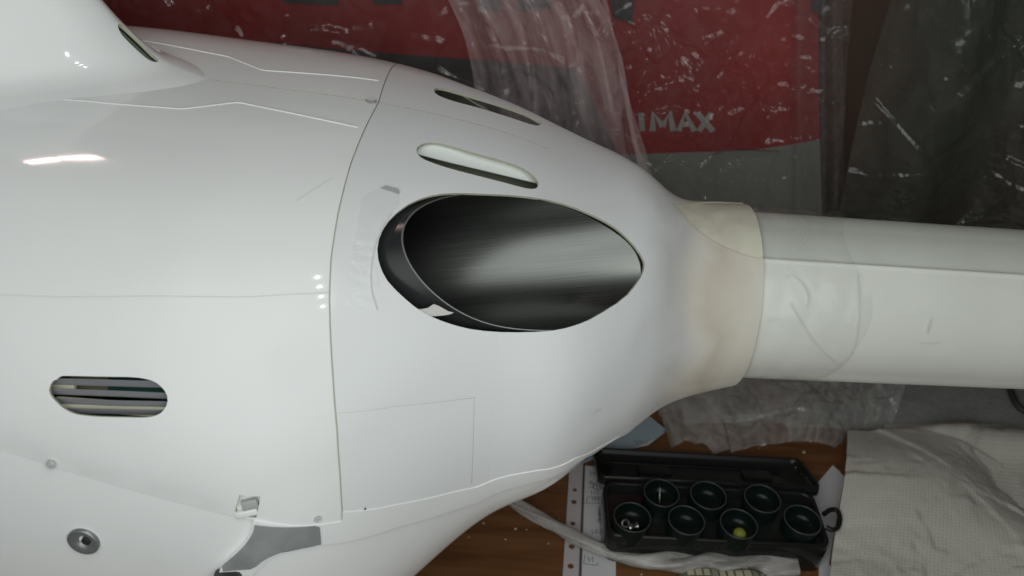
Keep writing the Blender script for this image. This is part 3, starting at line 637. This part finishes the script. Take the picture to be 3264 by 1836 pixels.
wr([(1925, 805), (1965, 800)], .0006); wr([(2155, 690), (2160, 760), (2152, 860), (2140, 890)], .0005); wr([(2140, 890), (2090, 935), (2040, 950)], .0006)
wr([(2010, 555), (2030, 575), (2025, 610), (1990, 632)], .0006); wr([(2330, 835), (2340, 800)], .0008); wr([(2310, 858), (2330, 862), (2360, 858)], .0009)

# ------------------------------------------------------------------ red banner on the wall
YB = YW-.004
def wq(px, py, y=YB): return ony(px, py, y)
def vpoly(name, pts, y, mt, parent=None, thick=.0015):
    P = np.array([wq(*p, y) for p in pts]); P[:, 1] = y; Q = P+[0, thick, 0]; n = len(P)
    F = [tuple(range(n))[::-1], tuple(range(n, 2*n))]+[(i, (i+1) % n, n+(i+1) % n, n+i) for i in range(n)]
    return mesh(name, np.vstack([P, Q]), F, mt, parent, False)
c0 = ony(1300, 100, YB)
banner = tag(empty('red_banner', (c0[0], YB, c0[2])), 'red printed banner on the wall behind hanging plastic film', 'banner')
vpoly('banner_sheet', [(-700, -700), (2050, -700), (2062, 350), (1985, 365), (1890, 378), (1560, 389), (1450, 171), (1200, 150), (900, 128), (600, 100), (200, 60), (-700, 0)], YB, RED, banner)
vpoly('white_band', [(1560, 389), (1600, 388), (1890, 378), (1985, 365), (2062, 350), (2075, 800), (1560, 800)], YB, WHT, banner)
vpoly('black_band', [(-700, 0), (200, 60), (600, 100), (900, 128), (1200, 150), (1450, 171), (1560, 389), (1560, 800), (-700, 600)], YB, BLK, banner)
for pts in ([(935, -60), (1012, -60), (1012, 12), (938, 10)], [(1200, -60), (1262, -60), (1262, 30), (1205, 26)], [(1290, -60), (1385, -60), (1388, 22), (1300, 30)], [(1520, -60), (1600, -60), (1590, 60), (1545, 45)], [(700, -60), (860, -60), (850, 14), (715, 8)], [(2040, -60), (2075, -60), (2075, 40), (2040, 30)]):
    vpoly('black_letter', pts, YB-.003, BLK, banner)
def letters(strokes, x0, x1, y0, y1, wd):
    for ch in strokes:
        pass
def ribbon(P, wd, nrm):
    P = np.asarray(P, float); t = np.gradient(P, axis=0); t /= np.linalg.norm(t, axis=1, keepdims=True)+1e-12; s = np.cross(t, nrm); s /= np.linalg.norm(s, axis=1, keepdims=True)+1e-12
    return np.stack([P+s*wd/2, P-s*wd/2], 1)
def bannerletter(px0, px1, strokes, wd):
    mbx = MB()
    for s_ in strokes:
        q = np.array([wq(px0+(px1-px0)*a+(b-.5)*4, 284+46*b, YB-.003-.0004*k) for k, (a, b) in enumerate(s_)]); mbx.grid(ribbon(q, wd, np.array([0, -1., 0])))
    mbx.build('white_letter', TXT, banner, False)
bannerletter(1606, 1622, [[(.5, 0), (.5, 1)]], .0075)
bannerletter(1640, 1692, [[(0, 1), (.1, 0), (.5, .75)], [(.5, .75), (.9, 0), (1, 1)]], .0085)
bannerletter(1706, 1745, [[(0, 1), (.5, 0), (1, 1)], [(.2, .62), (.8, .62)]], .0075)
bannerletter(1756, 1792, [[(0, 0), (1, 1)], [(1, 0), (0, 1)]], .0075)

# ------------------------------------------------------------------ plastic films
def crumple(P, Q, seed, amp=1., freqs=(5, 9, 17, 31)):
    """crumpled facets: every patch of film leans its own way and breaks at sharp creases"""
    g = np.random.default_rng(seed); h = np.zeros(P.size); p = np.stack([P.ravel(), Q.ravel()], -1); lo_, hi_ = p.min(0), p.max(0); area_ = np.prod(hi_-lo_)
    for sp, k in ((.30, 1.), (.13, 1.0), (.06, .9), (.035, .6)):
        n_ = int(min(1500, max(8, area_/sp**2))); sd = g.uniform(lo_, hi_, (n_, 2)); gr = g.normal(0, 1, (n_, 2)); cc_ = g.normal(0, .25*sp, n_)
        a_ = g.uniform(0, math.pi, n_); st_ = g.uniform(1.2, 3.2, n_); ca, sa = np.cos(a_), np.sin(a_)
        for i0 in range(0, len(p), 3000):
            d = p[i0:i0+3000, None]-sd[None]; x_ = d[..., 0]*ca+d[..., 1]*sa; y_ = (d[..., 1]*ca-d[..., 0]*sa)*st_; m_ = (x_**2+y_**2).argmin(1); r_ = np.arange(len(m_))
            h[i0:i0+3000] += k*.5*((d[r_, m_]*gr[m_]).sum(1)*.5+cc_[m_])
    h = h.reshape(P.shape)
    for _ in range(1):
        q = np.pad(h, 1, mode='edge'); h = (q[:-2, 1:-1]+q[2:, 1:-1]+q[1:-1, :-2]+q[1:-1, 2:]+2*h)/6
    return (h-h.mean())*amp
def sheet(name, corners, nu, nv, seed, amp, mt, label, cat, group=None, normal=None, bulge=None, freqs=(5, 9, 17, 31), parent=None, uvscale=None):
    c = [np.array(q, float) for q in corners]                   # tl, tr, br, bl
    u, v = np.meshgrid(np.linspace(0, 1, nu), np.linspace(0, 1, nv), indexing='ij')
    P = (1-v)[..., None]*((1-u)[..., None]*c[0]+u[..., None]*c[1])+v[..., None]*((1-u)[..., None]*c[3]+u[..., None]*c[2])
    n = np.cross(c[1]-c[0], c[3]-c[0]) if normal is None else np.array(normal, float); n /= np.linalg.norm(n)
    lu, lv = np.linalg.norm(c[1]-c[0]), np.linalg.norm(c[3]-c[0])
    gm = np.random.default_rng(seed+100); msk = .55+0*u
    for _ in range(7):
        a_, b_, r_ = gm.uniform(0, 1), gm.uniform(0, 1), gm.uniform(.08, .22); msk = msk+.9*np.exp(-(((u-a_)*lu)**2+((v-b_)*lv)**2)/(r_*min(lu, lv))**2)
    fold = .006*np.sin(u*lu*38+1.5*np.sin(v*3+seed)+seed)*min(1, amp*14)
    P = P+n*(crumple(u*lu*4, v*lv*4, seed, amp, freqs)*np.clip(msk, 0, 1.3)+fold)[..., None]
    if bulge is not None: P = P+bulge(u, v)
    o = MB().grid(P).build(name, mt, parent, True)
    uvscale = uvscale or 1.
    if True:
        ul = o.data.uv_layers.new(name='UVMap'); k = 0
        uvs = np.stack([u.ravel()*lu*uvscale, v.ravel()*lv*uvscale], -1)
        for l in o.data.loops: ul.data[l.index].uv = uvs[l.vertex_index]
    return tag(o, label, cat, group)
W = lambda px, py, y: ony(px, py, y)
G1 = 'polythene film sheets'
sheet('plastic_film', [W(200, -160, .415), W(1360, -160, .405), W(1500, 560, .40), W(200, 560, .41)], 260, 130, 3, .055, FILM, 'crinkled clear film over the banner behind the white cowling', 'plastic film', G1)
sheet('plastic_film', [W(1380, -160, .43), W(2150, -160, .425), W(2100, 600, .42), W(1500, 600, .43)], 240, 220, 5, .060, FILM, 'crinkled clear film hanging over the banner lettering', 'plastic film', G1)
sheet('plastic_film', [W(1060, -120, .36), W(1440, -120, .35), W(1730, 640, .33), W(1340, 640, .33)], 130, 170, 11, .042, FILM2, 'milky folded film strip hanging diagonally down to the tail fairing', 'plastic film', G1,
      bulge=lambda u, v: np.stack([.012*np.sin(v*7), .012*np.sin(u*19+v*2), 0*u], -1))
sheet('plastic_film', [W(1500, -120, .345), W(1475, -120, .352), W(1705, 640, .325), W(1650, 640, .33)], 16, 90, 12, .03, FILM2, 'bright rolled edge of the diagonal film strip', 'plastic film', G1)
sheet('plastic_film', [W(2000, -160, .40), W(2120, -160, .395), W(2130, 640, .39), W(1990, 640, .40)], 40, 90, 15, .02, FILM, 'narrow vertical film fold to the right of the banner', 'plastic film', G1,
      bulge=lambda u, v: np.stack([0*u, .015*np.sin(u*9), 0*u], -1))
sheet('plastic_film', [W(2290, -160, .37), W(2750, -160, .36), W(2800, 680, .34), W(2090, 660, .35)], 190, 190, 21, .050, FILM4, 'large dim film drape hanging behind the tail boom', 'plastic film', G1,
      bulge=lambda u, v: np.stack([0*u, .02*np.sin(u*11+v*3), 0*u], -1))
B_ = lambda px, py, h=.0: onz(px, py, ZB+h)
sheet('plastic_film', [W(1560, 780, .37), W(2330, 800, .37), B_(2235, 1110, .006), B_(1700, 1140, .006)], 170, 120, 31, .040, FILM3, 'grey crumpled film lying on the bench below the tail boom', 'plastic film', G1,
      bulge=lambda u, v: np.stack([0*u, 0*u, .012*np.sin(u*8+v*4)*v], -1))
sheet('plastic_film', [W(1560, 790, .40), W(2330, 810, .40), B_(2235, 1085, .002), B_(1665, 1060, .002)], 60, 50, 33, .03, FILM3, 'lower layer of grey film under the crumpled bench film', 'plastic film', G1)
# twisted film rope
path = smoothp(np.array([B_(1240, 1225, .02), B_(1310, 1275, .016), B_(1400, 1325, .014), B_(1480, 1368, .014), B_(1560, 1400, .014), B_(1680, 1416, .016), B_(1850, 1410, .012), B_(2000, 1425, .012)]), 2); path = resample(path, .004)
k = np.linspace(0, 1, len(path)); g = tube(path, .007+.010*np.clip((k-.45)/.4, 0, 1), 22); ctr = g.mean(1, keepdims=True)
aa = np.linspace(0, 2*np.pi, 22, endpoint=False)[None]; kk = k[:, None]; rad = 1+.30*np.abs(np.sin(aa*2.5+kk*14))+.18*np.sin(aa*4+kk*37)-.2
g = ctr+(g-ctr)*rad[..., None]*np.array([1, 1, .75])
ROPE = film_mat('rope_film', .5, .25, (.36, .34, .32), .5, .3, (20, 120), .5)
rope = MB().grid(g, True).build('plastic_film', ROPE); ul = rope.data.uv_layers.new(name='UVMap')
for l in rope.data.loops: ul.data[l.index].uv = ((l.vertex_index//22)*.004, (l.vertex_index % 22)*.003)
tag(rope, 'twisted rope of milky film crossing the punched pocket', 'plastic film', G1)

# ------------------------------------------------------------------ organiser case
ZT_ = ZB+.045
tl, tr, br, bl = [onz(*q, ZT_) for q in ((1524, 1203), (2056, 1240), (2085, 1372), (1519, 1352))]
cc = (tl+tr+br+bl)/4; ex = (tr+br-tl-bl); ex[2] = 0; ex /= np.linalg.norm(ex); ey = np.array([-ex[1], ex[0], 0]); LX = (np.linalg.norm(tr-tl)+np.linalg.norm(br-bl))/2; LY = (abs((tl-bl)@ey)+abs((tr-br)@ey))/2
case = tag(empty('organiser_case', (cc[0], cc[1], ZB)), 'open black plastic organiser case with seven round cups', 'case')
def cf_(x, y, h): q = np.array([cc[0], cc[1], 0])+ex*x+ey*y; return (q[0], q[1], h)
def loc(px, py, z=ZT_): q = onz(px, py, z)-cc; return q@ex, q@ey
z7 = lambda x, y: (1381+.3064*x, 1065.5+.3064*y)
ZD = ZT_-.009
ZR = ZT_+.011
cups = [loc(*z7(*q), ZR) for q in ((925, 565), (1310, 585), (1755, 612), (685, 765), (1130, 790), (1560, 820), (2085, 787))]
rc = .0200
gap_fix = []
for (x, y) in cups: gap_fix.append((x, y))
o_ = rrect(-LX/2, LX/2, -LY/2, LY/2, .012); 
def scale_out(o, d): o = np.array(o); n = np.sign(o)*d; return o+n
prof = [(.002, ZB), (.0, ZB+.004), (.0, ZT_-.003), (.0015, ZT_), (.004, ZT_), (.005, ZT_-.002), (.006, ZD)]
G = np.array([[cf_(*(np.array(q)*np.array([1-2*d/LX, 1-2*d/LY])), z) for q in o_] for d, z in prof])
MB().grid(G, True).build('case_body', CASE, case)
inner = [tuple(np.array(q)*np.array([1-.012/LX, 1-.012/LY])) for q in o_]
hl = []
for i, (x, y) in enumerate(cups):                       # keep neighbouring cups apart
    lim = min(math.hypot(x-a, y-b) for j, (a, b) in enumerate(cups) if j != i)/2-.0008
    hl.append(max(.013, min(rc, lim)))
plate('case_deck', inner, [circle(x, y, min(hl[i]-.0004, LY/2-.0068-abs(y), LX/2-.0068-abs(x)), 28) for i, (x, y) in enumerate(cups)], ZD, .002, CASE, case, cf_)
for i, (x, y) in enumerate(cups):
    r = hl[i]-.0006; c = np.array(cf_(x, y, 0)); up_ = np.array([0, 0, 1.])
    top = ZR
    cp = MB().grid(lathe([(r, ZD-.004), (r, top-.0006), (r-.0005, top), (r-.0010, top-.0005), (r-.0012, top-.003), (r-.002, ZB+.044), (r-.006, ZB+.0405), (.0002, ZB+.040)], c, up_, 32), True, True).build('cup', CUP, case)
    MB().grid(lathe([(r+.0001, top-.0010), (r+.0001, top+.0001), (r-.0010, top+.0001), (r-.0011, top-.0010)], c, up_, 32), True, True).build('cup_rim', RIM, cp)
# lid, folded back and resting on the bench
hb_ = LY/2+.003; LL = LY*.98; be = -math.asin(min(.9, (ZT_-.006-ZB-.012)/LL))
def lf(x, y, h):      # y from hinge outward, h above lid plane
    q = np.array([cc[0], cc[1], ZT_-.008])+ex*x+ey*(hb_+y*math.cos(be)-h*math.sin(be)); q[2] += y*math.sin(be)+h*math.cos(be); return tuple(q)
lo = [(x, y+LL/2) for x, y in rrect(-LX/2-.004, LX/2+.012, -LL/2, LL/2, .010)]
def lsc(q, d): return (q[0]*(1-2*d/LX), (q[1]-LL/2)*(1-2*d/LL)+LL/2)
G = np.array([[lf(*lsc(q, d), h) for q in lo] for d, h in ((.03, -.006), (.004, -.006), (0, -.003), (0, .007), (.0008, .0085), (.0022, .0085), (.003, .007), (.004, -.003), (.03, -.003), (LL/2*.999, -.003))])
lid = MB().grid(G, True).build('case_lid', CASE, case)
for xx0, xx1, yy in ((-LX*.30, -LX*.14, LL*.52), (LX*.22, LX*.36, LL*.55)):
    G = np.array([[lf(*q, h) for q in rrect(xx0, xx1, yy-.010, yy+.010, .002, 3)] for h in (-.004, .0005)]); MB().grid(G, True).add([lf(*q, .0005) for q in rrect(xx0, xx1, yy-.010, yy+.010, .002, 3)], [tuple(range(16))]).build('lid_pad', CASE, lid, False)
G = tube([lf(-LX/2+.02, LL*.30, -.0015), lf(LX/2-.02, LL*.30, -.0015)], .0013, 8); MB().grid(G, True).build('lid_rib', CASE, lid)
G = tube([lf(-LX/2+.02, LL*.75, -.0015), lf(LX/2-.02, LL*.75, -.0015)], .0013, 8); MB().grid(G, True).build('lid_rib', CASE, lid)
for hx in (-LX*.3, LX*.3):
    MB().grid(tube([lf(hx-.012, -.002, .002), lf(hx+.012, -.002, .002)], .0022, 10), True).build('hinge', CASE, case)
lp = [loc(*z7(*q), ZB+.04) for q in ((2255, 745), (2310, 705), (2370, 708), (2392, 770), (2380, 850), (2330, 880), (2275, 850))]
MB().grid(tube(smoothp(np.array([cf_(x, y, ZB+.04) for x, y in lp]), 1), .0028, 8), True).build('latch_loop', CASE, case)

# things in the cups
c = np.array(cf_(*cups[3], ZB+.0455))
fit_ = tag(empty('brass_fitting', c), 'bright turned metal fitting lying in the front left cup', 'metal fitting')
MB().grid(lathe([(.0001, -.0095), (.0040, -.0095), (.0045, -.009), (.0045, -.003), (.0032, -.0025), (.0032, -.001), (.0048, -.0006), (.0048, .002), (.0034, .0024), (.0034, .009), (.0026, .0095), (.0001, .0095)], c+ex*.005-ey*.004, ex*.9+ey*.3, 20), True, True).build('fitting_body', METAL, fit_)
c2 = c-ex*.006-ey*.001
fit2 = tag(empty('ring_nut', c2), 'small dark ring nut lying left in the front left cup', 'ring nut')
MB().grid(lathe([(.0022, -.002), (.0052, -.002), (.0055, .0), (.0052, .002), (.0022, .002), (.0020, 0), (.0022, -.002)], c2, -ey*.5+np.array([0, 0, .8])-ex*.4, 20), True, True).build('nut_body', mat('dull_metal', (.25, .24, .22), rough=.3, metal=1), fit2)
px_, py_ = cups[0]; a = np.array(cf_(px_-.002, py_+.004, ZT_+.014)); b = np.array(cf_(px_-.001, py_-.010, ZB+.041))
pin = MB().grid(tube([b, (a+b)/2, a], [.0006, .0006, .0005], 8), True).build('steel_pin', METAL); tag(pin, 'thin steel pin leaning in the back left cup', 'pin')
px_, py_ = cups[5]; c = np.array(cf_(px_+.0015, py_-.006, ZB+.0465))
t = np.linspace(-math.pi/2, math.pi/2, 12)
MB_ = MB().grid(lathe([(max(.0001, .0068*math.cos(q)), .0068*math.sin(q)*(1 if q < .6 else .93)) for q in t], c, (0, 0, 1), 20), True, True).build('bead', mat('yellow_green_bead', (.19, .20, .025), rough=.45)); tag(MB_, 'yellow green bead in the third cup of the front row', 'bead')

# ------------------------------------------------------------------ papers
z5 = lambda x, y: (1381+.2102*x, 1144+.2102*y)
def bpoly(pts, h): return [tuple(onz(*p, ZB+h)[:2]) for p in pts]
pocket = tag(empty('punched_pocket', tuple(onz(*z5(300, 700), ZB))), 'clear punched document pocket with a row of round holes on the wood', 'document pocket')
PK = mat('pocket_plastic', (.42, .39, .39), rough=.35, alpha=.82)
hs = []
for x_, y_, rr in ((330, -60, .0028), (305, 430, .0027), (297, 575, .0032), (284, 835, .0028), (270, 1110, .0032), (258, 1345, .0033), (246, 1560, .003)):
    q = onz(*z5(x_, y_), ZB); hs.append(circle(q[0], q[1], rr, 18))
plate('punched_strip', bpoly([z5(262, -100), z5(430, -100), z5(350, 1750), z5(145, 1750)], .0015), hs, ZB+.0018, .0006, PK, pocket)
plate('seam_line', bpoly([z5(415, -95), z5(440, -95), z5(378, 1750), z5(345, 1750)], .002), [], ZB+.0026, .0006, mat('pocket_seam', (.07, .05, .05), rough=.5), pocket)
sh = plate('sheet_of_paper', bpoly([z5(428, 128), z5(800, 175), z5(800, 1750), z5(372, 1750)], .001), [], ZB+.0010, .0006, PAPER); tag(sh, 'white sheet with handwritten numbers beside the black case', 'paper')
GL = {'H': [[(0, 0), (.1, 1)], [(.8, 0), (.7, 1)], [(.05, .55), (.75, .45)]], 'R': [[(0, 1), (.1, 0), (.7, .15), (.5, .5), (.1, .55)], [(.3, .55), (.9, 1)]], 'M': [[(0, 1), (.1, 0), (.45, .6), (.8, 0), (.85, 1)]],
      'u': [[(0, .45), (.1, 1), (.6, .9), (.7, .45)], [(.7, .45), (.75, 1)]], 'l': [[(.2, 1), (.5, .1), (.3, .05), (.3, 1)]], 'd': [[(.6, .5), (.1, .6), (.2, 1), (.6, .8)], [(.75, 0), (.7, 1)]], 'e': [[(.1, .75), (.6, .65), (.4, .45), (.1, .7), (.3, 1), (.7, .9)]],
      '1': [[(0, .4), (.5, 0), (.45, 1)]], '2': [[(.1, .2), (.5, 0), (.7, .3), (.1, 1), (.8, .95)]], '0': [[(.4, 0), (.05, .5), (.4, 1), (.75, .5), (.4, 0)]], '5': [[(.8, 0), (.2, .05), (.15, .45), (.7, .6), (.5, .95), (.1, 1)]],
      '4': [[(.3, 0), (.05, .6), (.8, .6)], [(.6, .3), (.55, 1)]], '8': [[(.7, .15), (.2, .1), (.7, .75), (.4, 1), (.1, .75), (.7, .15)]], '%': [[(.9, 0), (0, 1)], [(.1, .1), (.25, .2), (.1, .3)], [(.8, .8), (.9, .9), (.75, .95)]], '-': [[(0, .5), (.9, .5)]]}
def write(s, x0, y0, cw, hh, extra=()):
    mbx = MB()
    for i, ch in enumerate(s):
        for st_ in GL[ch]:
            q = smoothp(np.array([onz(*z5(x0+(i+.8*a)*cw, y0+hh*b), ZB+.0015) for a, b in st_]), 1); q[:, 2] = ZB+.0013; mbx.grid(ribbon(q, .0006, np.array([0, 0, 1.])))
    for st_ in extra:
        q = np.array([onz(*z5(*p), ZB+.0015) for p in st_]); q[:, 2] = ZB+.0014; mbx.grid(ribbon(resample(q, .003), .0006, np.array([0, 0, 1.])))
    mbx.build('handwriting', INK, sh, False)
write('HR', 498, 190, 80, 62); write('Mule', 490, 305, 36, 52); write('120', 520, 360, 40, 50, [[(470, 392), (515, 385)], [(580+62*math.cos(a), 387+30*math.sin(a)) for a in np.linspace(0, 6.3, 20)]])
write('155', 500, 425, 36, 46); write('104', 510, 505, 36, 46, [[(448, 565), (460, 503), (640, 503)], [(385, 578), (640, 578)]])
write('2', 580, 625, 45, 50); write('8', 580, 680, 45, 55); write('0', 578, 755, 48, 55); write('50%', 505, 890, 48, 55)
write('41', 460, 1215, 48, 70, [[(432, 1195), (412, 1305), (580, 1322), (590, 1285)]])
z6 = lambda x, y: (868+.3464*x, 947+.3464*y)
tag(plate('sheet_of_paper', bpoly([z6(1700, 640), z6(1960, 440), z6(2190, 270), z6(2330, 385), z6(2260, 450), z6(2060, 520), z6(1900, 560)], .004), [], ZB+.004, .0006, BLUEP), 'pale blue sheet peeking out under the tail fairing', 'paper')
sh2 = tag(plate('sheet_of_paper', bpoly([z6(1850, 560), z6(1990, 445), z6(2240, 440), z6(2330, 400), z6(2200, 500), z6(2100, 520)], .002), [], ZB+.0022, .0006, PAPER), 'white scrap with scribble behind the case lid', 'paper')
mbx = MB()
for st_ in ([(2105, 455), (2120, 500)], [(2128, 470), (2122, 500), (2150, 490), (2155, 465), (2128, 470)], [(2160, 465), (2168, 490), (2178, 468), (2188, 488), (2196, 464)]):
    q = np.array([onz(*z6(*p), ZB+.004) for p in st_]); mbx.grid(ribbon(q, .0007, np.array([0, 0, 1.])))
mbx.build('handwriting', INK, sh2, False)
tag(plate('sheet_of_paper', bpoly([(2040, 1235), (2095, 1170), (2125, 1200), (2100, 1330), (2085, 1420), (2120, 1449), (2120, 1600), (2060, 1600), (2060, 1300)], .001), [], ZB+.0012, .0006, PAPER), 'white sheet edge between the case and the paper towel', 'paper')

# ------------------------------------------------------------------ paper towels
def towel(name, corners, nu, nv, seed, amp, label, bulge, group='paper towels', mt=TOWEL):
    return sheet(name, corners, nu, nv, seed, amp, mt, label, 'paper towel', group, (0, 0, 1), bulge, (3, 5), None, 270)
towel('grey_cloth', [B_(2255, 900, .004), B_(2760, 905, .004), B_(2760, 1110, .004), B_(2228, 1092, .004)], 50, 30, 41, .01, 'flat grey cloth on the bench under the tail boom', lambda u, v: np.stack([0*u, 0*u, .002*np.sin(u*9)], -1), None, TOWELG)['category'] = 'cloth'
towel('paper_towel', [B_(2225, 1068, .006), B_(2760, 1080, .006), B_(2760, 1330, .010), B_(2200, 1180, .008)], 90, 50, 43, .02, 'paper towel with rows of embossed dots behind the front towel',
      lambda u, v: np.stack([0*u, 0*u, .022*np.exp(-((v-.25)/.22)**2)*np.clip(u*4, 0, 1)], -1))
towel('paper_towel', [B_(2128, 1092, .012), B_(2600, 1110, .012), B_(2900, 1600, .02), B_(2055, 1600, .012)], 110, 110, 45, .03, 'large rumpled white paper towel in front at the right',
      lambda u, v: np.stack([0*u, -.02*u*np.clip(1-v*2.5, 0, 1)-.085*np.clip(u-.3, 0, 1)**1.5*np.clip(1-v, 0, 1), .012+.016*np.sin(u*5.2+v*2.6-.5)+.010*np.sin(v*7-u*3)], -1))
# dark strap at the right
pth = smoothp(np.array([B_(2535, 960, .02), B_(2548, 1000, .02), B_(2562, 1026, .018), B_(2590, 1040, .016), B_(2680, 1050, .012)]), 2)
tag(MB().grid(tube(pth, .0042, 10), True).build('strap', mat('dark_strap', (.03, .032, .03), rough=.6)), 'dark curved strap on the grey cloth below the boom', 'strap')

# ------------------------------------------------------------------ patchwork pouch at the lower edge
pc = onz(1838, 1449, ZB+.02)
pouch = tag(empty('patchwork_pouch', (pc[0], pc[1], ZB)), 'cream and grey patchwork pouch at the lower edge of the bench', 'pouch')
def pf(u, v):                                           # loaf shaped: u along, v over the top
    a = (v-.5)*math.pi*1.1; rx = .052; s = (1-abs(2*u-1)**3.2)**.4
    hgt = (.014+.006*math.exp(-((u-.72)/.16)**2))*s; wd = .026*s
    return np.array([pc[0]+(u-.5)*2*rx, pc[1]-.006+math.sin(a)*wd-.008*(u-.5), ZB+.004+hgt*1.25*max(math.cos(a), -.2)])
U = np.linspace(.001, .999, 40); Vv = np.linspace(0, 1, 24)
MB().grid(np.array([[pf(u, v) for v in Vv] for u in U]), False, True).build('pouch_body', MOSB, pouch)
for i in range(13):
    for j in range(6):
        u0, u1 = (i+.10)/13, (i+.92-.1*random.random())/13; v0, v1 = .08+(j+.10+.1*random.random())*.14, .08+(j+.90)*.14
        if u0 < .03 or u1 > .97: continue
        Q = []
        for uu in (u0, (u0+u1)/2, u1):
            row = []
            for vv in (v0, (v0+v1)/2, v1):
                q = pf(uu, vv); e = 1e-3; nn_ = np.cross(pf(uu, vv+e)-q, pf(uu+e, vv)-q); nn_ /= np.linalg.norm(nn_)+1e-12
                if nn_[2] < 0 and vv > .2 and vv < .8: nn_ = -nn_
                row.append(q+nn_*.0009)
            Q.append(row)
        MB().grid(np.array(Q), False, True).build('patch', MOS1 if random.random() < .62 else MOS2, pouch)
